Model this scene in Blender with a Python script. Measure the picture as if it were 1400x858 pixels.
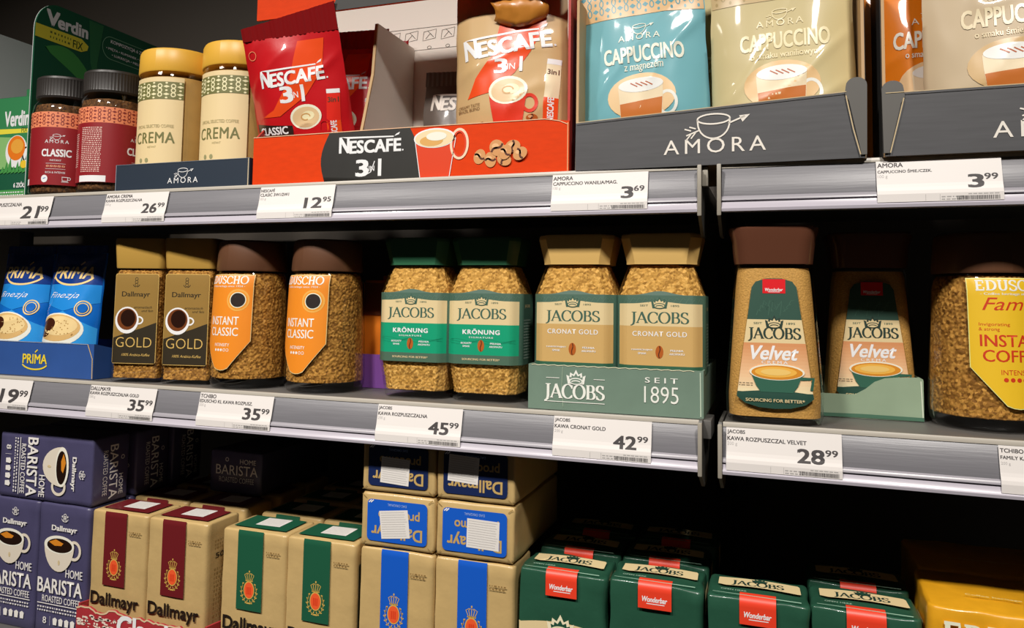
import bpy, bmesh, math, random
from math import pi, sin, cos, tan, sqrt, atan2, radians
from mathutils import Vector, Matrix, noise
from mathutils.geometry import tessellate_polygon

for o in list(bpy.data.objects):
    bpy.data.objects.remove(o)
SC = bpy.context.scene
COL = SC.collection
# ---------------------------------------------------------------- camera
ZC, D = 1.40, 0.84
FPX, YAW, PIT, ROL, CY = 1027.70, 0.33401, 0.06493, 0.014284, 342.41
_F0 = Vector((-sin(YAW), cos(YAW), 0)); _R0 = Vector((cos(YAW), sin(YAW), 0)); _U0 = Vector((0, 0, 1))
CF = _F0*cos(PIT) + _U0*sin(PIT); _U = _U0*cos(PIT) - _F0*sin(PIT)
CR = _R0*cos(ROL) + _U*sin(ROL); CU = _U*cos(ROL) - _R0*sin(ROL)
cam = bpy.data.cameras.new('camera'); co = bpy.data.objects.new('camera', cam); COL.objects.link(co)
m = Matrix((CR, CU, -CF)).transposed().to_4x4(); m.translation = (0, -D, ZC)
co.matrix_world = m
cam.sensor_width = 36; cam.lens = FPX/1400*36
cam.shift_y = -(429-CY)/1400
cam.clip_start = 0.01
SC.camera = co
# ---------------------------------------------------------------- light and exposure
SC.view_settings.view_transform = 'Standard'; SC.view_settings.look = 'None'
SC.view_settings.gamma = 1; SC.view_settings.exposure = -0.05; SC.view_settings.use_curve_mapping = False
wd = bpy.data.worlds.new('store_air'); SC.world = wd; wd.use_nodes = True
wd.node_tree.nodes['Background'].inputs[0].default_value = (1, .90, .78, 1)
wd.node_tree.nodes['Background'].inputs[1].default_value = 0.009
def lamp(name, loc, target, sx, sy, watt, col=(1, .945, .885)):
    l = bpy.data.lights.new(name, 'AREA'); l.spread = radians(94); l.shape = 'RECTANGLE'; l.size = sx; l.size_y = sy; l.energy = watt; l.color = col
    o = bpy.data.objects.new(name, l); COL.objects.link(o); o.location = loc
    o.rotation_euler = (Vector(target)-Vector(loc)).to_track_quat('-Z', 'Y').to_euler()
    return o
for lx, lw in ((-1.30, 7.7), (-0.50, 7.3), (0.38, 7.4)):
    lamp('track_lamp', (lx, -1.12, ZC+1.18), (lx, 0.02, ZC-.72), .16, .12, lw)

# ---------------------------------------------------------------- pixel ray helpers (1400x858 frame)
def ray(px, py): return CF + CR*((px-700)/FPX) + CU*((CY-py)/FPX)
def W(px, py, y):
    d = ray(px, py); return Vector((0, -D, ZC)) + d*((y+D)/d.y)
def WZ(px, py, z):
    d = ray(px, py); return Vector((0, -D, ZC)) + d*((z-ZC)/d.z)
def span(p0, p1, py, y):
    a, b = W(p0, py, y).x, W(p1, py, y).x; return (a+b)/2, b-a
# ---------------------------------------------------------------- materials
def lin(h, gain=1.3):
    h = h.lstrip('#'); r = []
    for i in (0, 2, 4):
        c = int(h[i:i+2], 16)/255; c = c/12.92 if c <= .04045 else ((c+.055)/1.055)**2.4
        r.append(min(c*gain, .9))
    return (*r, 1)
_M = {}
def N(nt, t, **kw):
    n = nt.nodes.new(t)
    for k, v in kw.items(): setattr(n, k, v)
    return n
def C(h, rough=.5, metal=0, coat=0, bump=0, bscale=60, stretch=None, spec=.5, var=0, name=None, tint=None):
    key = (h, rough, metal, coat, bump, bscale, stretch, spec, var, tint)
    if key in _M: return _M[key]
    mt = bpy.data.materials.new(name or 'surface_'+h); mt.use_nodes = True; nt = mt.node_tree
    p = nt.nodes['Principled BSDF']
    p.inputs['Base Color'].default_value = lin(h); p.inputs['Roughness'].default_value = rough
    p.inputs['Metallic'].default_value = metal; p.inputs['Specular IOR Level'].default_value = spec
    p.inputs['Coat Weight'].default_value = coat; p.inputs['Coat Roughness'].default_value = .07
    if bump or var:
        tc = N(nt, 'ShaderNodeTexCoord'); mp = N(nt, 'ShaderNodeMapping')
        mp.inputs['Scale'].default_value = stretch or (1, 1, 1)
        nt.links.new(tc.outputs['Object'], mp.inputs[0])
        nz = N(nt, 'ShaderNodeTexNoise'); nz.inputs['Scale'].default_value = bscale; nz.inputs['Detail'].default_value = 4
        nt.links.new(mp.outputs[0], nz.inputs['Vector'])
        if bump:
            b = N(nt, 'ShaderNodeBump'); b.inputs['Strength'].default_value = bump; b.inputs['Distance'].default_value = .004
            nt.links.new(nz.outputs['Fac'], b.inputs['Height']); nt.links.new(b.outputs[0], p.inputs['Normal'])
        if var:
            mx = N(nt, 'ShaderNodeMix', data_type='RGBA'); a = lin(h)
            mx.inputs[6].default_value = tuple(c*(1-var) for c in a[:3])+(1,)
            mx.inputs[7].default_value = lin(tint) if tint else tuple(min(c*(1+var), .9) for c in a[:3])+(1,)
            cr = N(nt, 'ShaderNodeMapRange'); cr.inputs[1].default_value = .3; cr.inputs[2].default_value = .7
            nt.links.new(nz.outputs['Fac'], cr.inputs[0]); nt.links.new(cr.outputs[0], mx.inputs[0])
            nt.links.new(mx.outputs[2], p.inputs['Base Color'])
    _M[key] = mt; return mt
def glass(name='clear_glass', tint=(1, 1, 1, 1)):
    if name in _M: return _M[name]
    mt = bpy.data.materials.new(name); mt.use_nodes = True; nt = mt.node_tree; nt.nodes.clear()
    o = N(nt, 'ShaderNodeOutputMaterial'); mx = N(nt, 'ShaderNodeMixShader'); tr = N(nt, 'ShaderNodeBsdfTransparent')
    gl = N(nt, 'ShaderNodeBsdfGlossy'); lw = N(nt, 'ShaderNodeLayerWeight'); pw = N(nt, 'ShaderNodeMath', operation='POWER'); pw.inputs[1].default_value = 4.5
    fr = N(nt, 'ShaderNodeMath', operation='MULTIPLY_ADD'); fr.inputs[1].default_value = .9; fr.inputs[2].default_value = .045
    nt.links.new(lw.outputs['Facing'], pw.inputs[0]); nt.links.new(pw.outputs[0], fr.inputs[0]); lw.inputs[0].default_value = .5
    gl.inputs['Roughness'].default_value = .04; tr.inputs[0].default_value = tint
    nt.links.new(fr.outputs[0], mx.inputs[0]); nt.links.new(tr.outputs[0], mx.inputs[1]); nt.links.new(gl.outputs[0], mx.inputs[2])
    nt.links.new(mx.outputs[0], o.inputs[0]); _M[name] = mt; return mt
def granules(name, dark, mid, light, scale=330):
    if name in _M: return _M[name]
    mt = bpy.data.materials.new(name); mt.use_nodes = True; nt = mt.node_tree; p = nt.nodes['Principled BSDF']
    tc = N(nt, 'ShaderNodeTexCoord'); v = N(nt, 'ShaderNodeTexVoronoi'); v.inputs['Scale'].default_value = scale
    nt.links.new(tc.outputs['Object'], v.inputs['Vector'])
    cr = N(nt, 'ShaderNodeValToRGB'); e = cr.color_ramp.elements
    e[0].color = lin(dark); e[1].color = lin(light); x = e.new(.5); x.color = lin(mid)
    sp = N(nt, 'ShaderNodeSeparateColor'); nt.links.new(v.outputs['Color'], sp.inputs[0])
    nt.links.new(sp.outputs[0], cr.inputs[0]); nt.links.new(cr.outputs[0], p.inputs['Base Color'])
    p.inputs['Roughness'].default_value = .75; p.inputs['Specular IOR Level'].default_value = .25
    _M[name] = mt; return mt
# ---------------------------------------------------------------- mesh building
class MB:
    def __init__(s): s.v = []; s.f = []; s.mi = []; s.mats = []
    def mat(s, m):
        if m not in s.mats: s.mats.append(m)
        return s.mats.index(m)
    def add(s, vs, fs, m):
        k = len(s.v); i = s.mat(m); s.v += [tuple(v) for v in vs]
        for f in fs: s.f.append([k+j for j in f]); s.mi.append(i)
        return s
    def box(s, x0, x1, y0, y1, z0, z1, m, bev=0, seg=2, M=None):
        bm = bmesh.new(); bmesh.ops.create_cube(bm, size=1)
        for v in bm.verts:
            v.co = Vector(((x0+x1)/2+v.co.x*(x1-x0), (y0+y1)/2+v.co.y*(y1-y0), (z0+z1)/2+v.co.z*(z1-z0)))
        if bev: bmesh.ops.bevel(bm, geom=list(bm.edges), offset=bev, segments=seg, affect='EDGES', profile=.5)
        if M is not None: bm.transform(M)
        s.bm(bm, m); return s
    def bm(s, bm, m):
        bm.verts.index_update(); s.add([v.co for v in bm.verts], [[v.index for v in f.verts] for f in bm.faces], m); bm.free()
    def loft(s, rings, m, cap0=True, cap1=True):
        n = len(rings[0]); vs = [p for r in rings for p in r]; fs = []
        for i in range(len(rings)-1):
            for j in range(n):
                a = i*n+j; b = i*n+(j+1) % n; fs.append((a, b, b+n, a+n))
        if cap0: fs.append(tuple(range(n-1, -1, -1)))
        if cap1: fs.append(tuple((len(rings)-1)*n+j for j in range(n)))
        return s.add(vs, fs, m)
    def tube(s, pts, r, m, n=8):
        rings = []
        for i, p in enumerate(pts):
            p = Vector(p); t = (Vector(pts[min(i+1, len(pts)-1)])-Vector(pts[max(i-1, 0)])).normalized()
            a = t.orthogonal().normalized() if i == 0 else (a - t*a.dot(t)).normalized()
            b = t.cross(a); rings.append([p+a*r*cos(2*pi*k/n)+b*r*sin(2*pi*k/n) for k in range(n)])
        return s.loft(rings, m)
    def prism(s, poly, fn, t, m):
        """poly in 2D, fn(u,v,h) to 3D; slab of thickness t (h from 0 to t)"""
        n = len(poly); vs = [fn(u, v, 0) for u, v in poly]+[fn(u, v, t) for u, v in poly]
        tr = tessellate_polygon([[Vector((u, v, 0)) for u, v in poly]])
        fs = [tuple(f) for f in tr]+[tuple(i+n for i in reversed(f)) for f in tr]
        fs += [(i, (i+1) % n, (i+1) % n+n, i+n) for i in range(n)]
        return s.add(vs, fs, m)
    def build(s, name, parent=None, smooth=40, loc=None):
        me = bpy.data.meshes.new(name); me.from_pydata(s.v, [], s.f)
        for m in s.mats: me.materials.append(m)
        me.polygons.foreach_set('material_index', s.mi)
        me.validate(); me.update()
        bm = bmesh.new(); bm.from_mesh(me); bmesh.ops.recalc_face_normals(bm, faces=bm.faces); bm.to_mesh(me); bm.free()
        if smooth:
            me.polygons.foreach_set('use_smooth', [True]*len(me.polygons)); me.set_sharp_from_angle(angle=radians(smooth))
        o = bpy.data.objects.new(name, me); COL.objects.link(o)
        if parent: o.parent = parent
        if loc: o.location = loc
        return o
def tag(o, label, cat, group=None, kind=None):
    o['label'] = label; o['category'] = cat
    if group: o['group'] = group
    if kind: o['kind'] = kind
    return o
def thing(name, label, cat, loc=(0, 0, 0), rz=0, group=None):
    o = bpy.data.objects.new(name, None); COL.objects.link(o); o.empty_display_size = .05
    o.location = loc; o.rotation_euler = (0, 0, rz); return tag(o, label, cat, group)
def kids(o): return [c for c in bpy.data.objects if c.parent == o]
def dup(root, label, loc, rz=None, group=None):
    r = root.copy(); COL.objects.link(r); r.location = loc; r['label'] = label
    if rz is not None: r.rotation_euler = (root.rotation_euler.x, root.rotation_euler.y, rz)
    if group: r['group'] = group
    for ch in kids(root):
        c = ch.copy(); COL.objects.link(c); c.parent = r
        for g in kids(ch):
            d = g.copy(); COL.objects.link(d); d.parent = c
    return r
# ---------------------------------------------------------------- flat artwork laid on a surface
_T = {}
def glyphs(s, bold, shear, space=1.0):
    k = (s, bold, shear, space)
    if k in _T: return _T[k]
    cu = bpy.data.curves.new('lettering', 'FONT'); cu.body = s; cu.size = 1; cu.offset = bold; cu.shear = shear
    cu.resolution_u = 3; cu.space_character = space; cu.fill_mode = 'FRONT'
    o = bpy.data.objects.new('lettering', cu); COL.objects.link(o)
    dg = bpy.context.evaluated_depsgraph_get(); me = o.evaluated_get(dg).to_mesh(); me.calc_loop_triangles()
    vs = [(v.co.x, v.co.y) for v in me.vertices]; ts = [tuple(t.vertices) for t in me.loop_triangles]
    o.evaluated_get(dg).to_mesh_clear(); bpy.data.objects.remove(o); bpy.data.curves.remove(cu)
    xs = [v[0] for v in vs] or [0, 1]; ys = [v[1] for v in vs] or [0, 1]
    _T[k] = (vs, ts, min(xs), max(xs), min(ys), max(ys)); return _T[k]
def arc(cx, cy, rx, ry, a0, a1, n=16): return [(cx+rx*cos(radians(a0+(a1-a0)*i/n)), cy+ry*sin(radians(a0+(a1-a0)*i/n))) for i in range(n+1)]
SERIF = {  # strokes: (points, thickness factor or None for pen contrast)
 'J': (.45, [([(.3, 1), (.3, .15), (.25, -.08), (.12, -.2), (0, -.22)], None), ([(.1, .98), (.5, .98)], 0)]),
 'A': (.86, [([(.06, 0), (.43, 1)], .45), ([(.41, 1), (.8, 0)], 1), ([(.2, .33), (.66, .33)], 0), ([(-.06, .02), (.2, .02)], 0), ([(.64, .02), (.95, .02)], 0)]),
 'C': (.82, [(arc(.45, .5, .4, .5, 42, 318), None), ([(.76, .95), (.76, .7)], .4), ([(.76, .25), (.76, .05)], .2)]),
 'O': (.92, [(arc(.46, .5, .41, .5, 0, 360, 24), None)]),
 'B': (.74, [([(.17, 0), (.17, 1)], 1), ([(.03, .98), (.4, .98)]+arc(.4, .75, .2, .23, 80, -80, 8)+[(.17, .52)], None), ([(.17, .52), (.42, .52)]+arc(.42, .27, .25, .25, 80, -80, 8)+[(.03, .02)], None)]),
 'S': (.66, [(arc(.31, .74, .24, .25, 30, 200, 10)+[(.12, .62), (.3, .52), (.5, .4)]+arc(.31, .25, .26, .25, 20, -150, 10), None), ([(.53, .98), (.53, .74)], .3), ([(.06, .27), (.06, .02)], .3)]),
 'E': (.72, [([(.15, 0), (.15, 1)], 1), ([(.02, .96), (.6, .96), (.6, .7)], .5), ([(.15, .5), (.48, .5)], .4), ([(.02, .04), (.62, .04), (.62, .3)], .5)]),
 'D': (.82, [([(.17, 0), (.17, 1)], 1), ([(.02, .96), (.35, .96)]+arc(.35, .5, .37, .46, 80, -80, 12)+[(.02, .04)], None)]),
 'U': (.84, [([(.17, 1), (.17, .35)]+arc(.41, .33, .24, .31, 180, 360, 10)+[(.66, 1)], None), ([(.02, .97), (.34, .97)], .4), ([(.52, .97), (.8, .97)], .4)]),
 'H': (.88, [([(.18, 0), (.18, 1)], 1), ([(.68, 0), (.68, 1)], 1), ([(.18, .5), (.68, .5)], .3), ([(.03, .97), (.33, .97)], .4), ([(.53, .97), (.83, .97)], .4), ([(.03, .03), (.33, .03)], .4), ([(.53, .03), (.83, .03)], .4)]),
}
class Art:
    def __init__(s, fn, step=None, stepv=None, base=.0004, dz=.00013):
        s.bm = bmesh.new(); s.mats = []; s.fn = fn; s.step = step; s.stepv = stepv; s.base = base; s.dz = dz; s.L = 1; s.oy = 0; s.done = MB()
    def mi(s, m):
        if m not in s.mats: s.mats.append(m)
        return s.mats.index(m)
    def raw(s, vs, ts, m, L=None):
        z = (L if L is not None else s.L)
        bv = [s.bm.verts.new((x, y+s.oy, z)) for x, y in vs]; i = s.mi(m)
        for t in ts:
            try: f = s.bm.faces.new([bv[j] for j in t]); f.material_index = i
            except ValueError: pass
        return s
    def poly(s, pts, m, L=None, holes=()):
        loops = [[Vector((x, y, 0)) for x, y in pts]]+[[Vector((x, y, 0)) for x, y in h] for h in holes]
        flat = [(v.x, v.y) for l in loops for v in l]
        return s.raw(flat, tessellate_polygon(loops), m, L)
    def rect(s, x0, y0, x1, y1, m, L=None, r=0):
        if r:
            p = []
            for cx, cy, a in ((x1-r, y1-r, 0), (x0+r, y1-r, 90), (x0+r, y0+r, 180), (x1-r, y0+r, 270)): p += arc(cx, cy, r, r, a, a+90, 4)
            return s.poly(p, m, L)
        return s.raw([(x0, y0), (x1, y0), (x1, y1), (x0, y1)], [(0, 1, 2, 3)], m, L)
    def ell(s, cx, cy, rx, ry, m, L=None, n=28): return s.poly(arc(cx, cy, rx, ry, 0, 360, n)[:-1], m, L)
    def ring(s, cx, cy, rx, ry, w, m, L=None, n=28, a0=0, a1=360): return s.line(arc(cx, cy, rx, ry, a0, a1, n), w, m, L)
    def line(s, pts, w, m, L=None, thin=None, k=None):
        """stroke of width w; thin: width where it runs level (pen contrast); k: fixed mix between thin and w"""
        n = len(pts); vs = []
        closed = n > 3 and abs(pts[0][0]-pts[-1][0])+abs(pts[0][1]-pts[-1][1]) < 1e-7
        for i, (x, y) in enumerate(pts):
            a = pts[i-1] if i else (pts[-2] if closed else pts[0]); b = pts[i+1] if i < n-1 else (pts[1] if closed else pts[-1])
            dx, dy = b[0]-a[0], b[1]-a[1]; l = math.hypot(dx, dy) or 1; dx /= l; dy /= l
            ww = w if thin is None else (thin+(w-thin)*k if k is not None else thin+(w-thin)*abs(dy)**1.3)
            vs += [(x-dy*ww/2, y+dx*ww/2), (x+dy*ww/2, y-dx*ww/2)]
        return s.raw(vs, [(2*i, 2*i+1, 2*i+3, 2*i+2) for i in range(n-1)], m, L)
    def text(s, t, cx, cy, w, h, m, L=None, bold=.02, shear=0, rot=0, space=1.0, al='c', maxw=None):
        vs, ts, x0, x1, y0, y1 = glyphs(t, min(bold, 0), shear, space)
        if not ts: return s
        sy = h/(y1-y0); sx = w/(x1-x0) if w else sy; sx = min(sx, maxw/(x1-x0)) if maxw else sx; ww = (x1-x0)*sx
        off = {'c': -ww/2, 'l': 0, 'r': -ww}[al]; c, n = cos(rot), sin(rot); out = []
        bx, by = bold*sx, bold*sy*.7
        for cp, (ox, oy) in enumerate(((0, 0),) if bold <= 0 else ((-bx, 0), (bx, 0)) if bold < .018 else ((-bx, -by), (bx, -by), (bx, by), (-bx, by))):
            out = []
            for x, y in vs:
                X = (x-x0)*sx+off+ox; Y = (y-y0)*sy-h/2+oy; out.append((cx+X*c-Y*n, cy+X*n+Y*c))
            s.raw(out, ts, m, (L if L is not None else s.L+1)+.2*cp)
        return s
    def serif(s, t, cx, cy, w, h, m, L=None, thick=.17, thin=.06, bend=0):
        L = L if L is not None else s.L+1
        tot = sum(SERIF[c][0]+.05 for c in t)-.05; sx = w/tot; x = -tot/2; q = 0
        for c in t:
            wd_, st = SERIF[c]
            for pts, k in st:
                P = [(cx+(x+a)*sx, cy+(b-.5)*h+bend*(((x+a)/tot*2)**2)) for a, b in pts]
                q += 1; s.line(P, thick*h, m, L+.12*(q % 4), thin=thin*h, k=k)
            x += wd_+.05
        return s
    def bars(s, x0, x1, y0, y1, n, m, L=None, seed=1):
        """illegible fine print: n thin lines"""
        r = random.Random(seed); h = (y1-y0)/n
        for i in range(n):
            a = x0; y = y0+i*h
            while a < x1-.0004:
                b = min(x1, a+r.uniform(.0012, .0042)); s.rect(a, y+h*.28, b, y+h*.72, m, L if L is not None else s.L+1); a = b+h*.45
        return s
    def barcode(s, x0, x1, y0, y1, m, L=None, seed=3):
        r = random.Random(seed); x = x0
        while x < x1:
            w = r.choice((.0003, .0005, .0008)); s.rect(x, y0, min(x+w, x1), y1, m, L if L is not None else s.L+1); x += w+r.choice((.0003, .0005))
        return s
    def flush(s, fn=None):
        bm = s.bm
        for ax, st in ((0, s.step), (1, s.stepv)):
            if not st or not bm.verts: continue
            lo = min(v.co[ax] for v in bm.verts); hi = max(v.co[ax] for v in bm.verts)
            for i in range(math.floor(lo/st)+1, math.ceil(hi/st)):
                c = [0, 0, 0]; c[ax] = i*st; n = [0, 0, 0]; n[ax] = 1
                bmesh.ops.bisect_plane(bm, geom=bm.verts[:]+bm.edges[:]+bm.faces[:], plane_co=c, plane_no=n, dist=1e-7)
        bm.verts.index_update()
        vs = [s.fn(v.co.x, v.co.y, s.base+s.dz*v.co.z) for v in bm.verts]
        k = len(s.done.v); s.done.v += [tuple(v) for v in vs]
        for f in bm.faces:
            s.done.f.append([k+v.index for v in f.verts]); s.done.mi.append(s.done.mat(s.mats[f.material_index]))
        bm.free(); s.bm = bmesh.new()
        if fn: s.fn = fn
        return s
    def build(s, name, parent):
        s.flush(); me = bpy.data.meshes.new(name); me.from_pydata(s.done.v, [], s.done.f)
        for m in s.done.mats: me.materials.append(m)
        me.polygons.foreach_set('material_index', s.done.mi); me.update()
        me.polygons.foreach_set('use_smooth', [True]*len(me.polygons))
        o = bpy.data.objects.new(name, me); COL.objects.link(o); o.parent = parent; return o
# surface maps -----------------------------------------------------------------
def rrect(a, b, r, seg):
    """closed outline, half sizes a,b, corner radius r; starts at front (-y) right of centre going counter-clockwise"""
    p = []
    r = min(r, a, b)
    for cx, cy, t in ((a-r, -(b-r), -90), (a-r, b-r, 0), (-(a-r), b-r, 90), (-(a-r), -(b-r), 180)):
        for i in range(seg+1):
            t_ = radians(t+90*i/seg); p.append((cx+r*cos(t_), cy+r*sin(t_)))
    return p
class Shell:
    """jar outline: sections (z, half width, half depth, corner radius)"""
    def __init__(s, secs, seg): s.secs = secs; s.seg = seg
    def sec(s, z):
        S = s.secs
        if z <= S[0][0]: return S[0][1:]
        for p, q in zip(S, S[1:]):
            if z <= q[0]:
                t = (z-p[0])/((q[0]-p[0]) or 1); return tuple(p[i]+(q[i]-p[i])*t for i in (1, 2, 3))
        return S[-1][1:]
    def outline(s, z, off=0):
        a, b, r = s.sec(z); return rrect(a+off, b+off, max(r+off, .0005), s.seg)
    def ring(s, z, off=0): return [(x, y, z) for x, y in s.outline(z, off)]
    def map(s, u, v, h):
        p = s.outline(v); n = len(p); sg = 1 if u >= 0 else -1; d = abs(u)
        q = [((0+0, p[0][1]))]+p  # front centre first
        i = 0
        while True:
            a = q[i] if i < len(q) else q[-1]; b = q[i+1] if i+1 < len(q) else q[1]
            l = math.hypot(b[0]-a[0], b[1]-a[1])
            if d <= l or i > n:
                t = d/l if l else 0; dx, dy = (b[0]-a[0])/(l or 1), (b[1]-a[1])/(l or 1)
                x, y = a[0]+(b[0]-a[0])*t+dy*h, a[1]+(b[1]-a[1])*t-dx*h; return Vector((sg*x, y, v))
            d -= l; i += 1
def jar_body(sh, zs, parent, mat, name='glass_body'):
    b = MB(); b.loft([sh.ring(z) for z in zs], mat); return b.build(name, parent, 35)
def fill(sh, z0, z1, inset, mat, parent, amp=.0015, gs=330, step=.0011, name='instant_coffee'):
    """granulated contents just inside the glass"""
    per = 0; o = sh.outline((z0+z1)/2, -inset); 
    for i in range(len(o)): per += math.hypot(o[i][0]-o[i-1][0], o[i][1]-o[i-1][1])
    nu = int(per/step); nz = int((z1-z0)/step); rings = []
    for k in range(nz+1):
        z = z0+(z1-z0)*k/nz; p = sh.outline(z, -inset); n = len(p)
        L = [0]
        for i in range(n): L.append(L[-1]+math.hypot(p[(i+1) % n][0]-p[i][0], p[(i+1) % n][1]-p[i][1]))
        ring = []; i = 0
        for j in range(nu):
            d = L[-1]*j/nu
            while L[i+1] < d: i += 1
            a, b = p[i], p[(i+1) % n]; l = (L[i+1]-L[i]) or 1e-9; t = (d-L[i])/l
            x, y = a[0]+(b[0]-a[0])*t, a[1]+(b[1]-a[1])*t; nx, ny = (b[1]-a[1])/l, -(b[0]-a[0])/l
            if y < .02 and amp:
                q = noise.voronoi(Vector((x, y, z))*gs*.95)[0]; dd = amp*(min(q[0]*1.7, 1.3)); x -= nx*dd; y -= ny*dd
            ring.append((x, y, z+(.002*noise.noise((x*60, y*60, 3)) if k == nz else 0)))
        rings.append(ring)
    return MB().loft(rings, mat).build(name, parent, 180)
def front(w0=0, y0=0, z0=0):
    return lambda u, v, h: Vector((w0+u, y0-h, z0+v))
# ================================================================ SETTING
ZT, ZM, ZB = ZC+.149, ZC-.128, ZC-.503      # shelf surfaces: upper, middle, bottom
DARK = C('26241f', .7); PANEL = C('453e36', .6)
def structure(b, name, **k):
    o = b.build(name, **k); o['kind'] = 'structure'; return o
structure(MB().box(-3.2, 2.2, -2.6, 1.6, -.05, 0, C('4c4741', .5, var=.1, bscale=3)), 'floor')
structure(MB().box(-3.2, 2.2, .47, .50, 0, ZC+1.0, PANEL), 'wall_back')
structure(MB().box(-3.2, 2.2, 1.5, 1.55, 0, 3.4, C('57504a', .8)), 'wall_far')
RAILG = C('69686c', .38, bump=.06, bscale=40, stretch=(.4, 9, 9), var=.05)
RIDGE = C('8d8a90', .3); LIP = C('aaa5ae', .25, coat=.4); STEEL = C('5c5a57', .4, metal=.2, var=.08, bscale=8); EDGE = C('a39d92', .35)
BRK = C('4a4844', .45); BRKE = C('8f897d', .4)
def extrude(b, prof, x0, x1, m):
    n = len(prof); vs = [(x0, y, z) for y, z in prof]+[(x1, y, z) for y, z in prof]
    b.add(vs, [tuple(range(n)), tuple(range(2*n-1, n-1, -1))]+[(i, i+n, (i+1) % n+n, (i+1) % n) for i in range(n)], m); return b
def shelf(label, x0, x1, zt, br):
    t = thing('shelf_board', label, 'shelf', (x0, 0, zt), group='grey metal shelf boards'); w = x1-x0
    MB().box(0, w, .004, .42, -.022, 0, STEEL, .0015).build('board', t)
    extrude(MB(), [(.006, -.001), (.0045, .0012), (.001, .0012), (.0, -.001), (.0, -.0035), (.006, -.0035)], 0, w, EDGE).build('front_lip', t)
    r = extrude(MB(), [(.0015, -.0035), (.0005, -.0045), (-.0055, -.034), (-.0055, -.036), (.004, -.05), (.006, -.05), (.006, -.0035)], 0, w, RAILG).build('price_rail', t)
    extrude(MB(), [(-.0053, -.0345), (-.0078, -.0365), (-.0085, -.0395), (-.0063, -.0405), (-.004, -.0405), (-.004, -.0345)], 0, w, RIDGE).build('ridge', r)
    extrude(MB(), [(-.0045, -.041), (-.0072, -.0415), (-.0088, -.0465), (-.0106, -.0485), (-.0100, -.0515), (.003, -.0515), (.003, -.041)], 0, w, LIP).build('rail_lip', r)
    for xs in br:
        b = MB(); p = [(.0, .001), (.09, .001), (.11, -.03), (.06, -.075), (.03, -.075), (-.008, -.055), (-.0095, -.048), (-.004, -.004)]
        b.prism(p, lambda u, v, h: (xs+h, u, v), .0035, BRK)
        b.box(xs-.0004, xs+.0042, -.0115, -.007, -.056, .0, BRKE, .001)
        b.build('end_bracket', t)
    return t
XL1, XR0 = -.076, -.051
SH = [shelf('upper grey shelf board of the wide bay, under the cartons and tall jars', -1.75, XL1, ZT, (XL1+1.75,)),
      shelf('upper grey shelf board of the narrow bay, under the orange pouch tray', XR0, .85, ZT, (-.0045,)),
      shelf('middle grey shelf board of the wide bay, carrying blue pouches and green-lidded jars', -1.75, XL1, ZM, (XL1+1.75,)),
      shelf('middle grey shelf board of the narrow bay, carrying brown-lidded jars and yellow label jar', XR0, .85, ZM, (-.0045,))]
# stub of the board sticking out past the bracket
MB().box(XL1+1.75, XL1+1.75+.012, .012, .06, -.02, 0, STEEL, .001).build('board_end', SH[2])
MB().box(XL1+1.75+.0035, XL1+1.75+.010, .002, .012, -.022, -.001, BRKE, .001).build('board_end', SH[0])
t = thing('shelf_board', 'bottom grey shelf board under all the coffee bricks', 'shelf', (-1.75, 0, ZB), group='grey metal shelf boards')
MB().box(0, 2.6, -.02, .46, -.03, 0, STEEL, .002).build('board', t)
MB().box(0, 2.6, -.032, -.02, -.06, .002, RAILG, .002).build('price_rail', t)
t = thing('shelf_upright', 'dark slotted steel upright in the gap between the two bays', 'upright', ((XL1+XR0)/2+.002, .43, 0))
b = MB(); b.box(-.02, .02, .0, .04, 0, ZC+1.0, DARK, .002); b.build('post', t)
b = MB()
for k in range(46): b.box(-.004, .004, -.0006, .0004, ZC-.62+k*.035, ZC-.60+k*.035, C('0d0c0b', .8))
b.build('slots', t)
t = thing('shelf_upright', 'slotted steel upright with round holes beside the blue pouches', 'upright', (W(10, 345, .2).x, .2, ZM))
b = MB(); b.box(-.035, .03, 0, .03, 0, .245, C('6b645a', .5), .002); b.build('post', t)
b = MB()
for k in range(6): b.loft([[(.012+.006*cos(a*pi/6), y, .03+k*.036+.006*sin(a*pi/6)) for a in range(12)] for y in (-.001, .001)], C('0d0c0b', .8))
b.build('holes', t)

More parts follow.
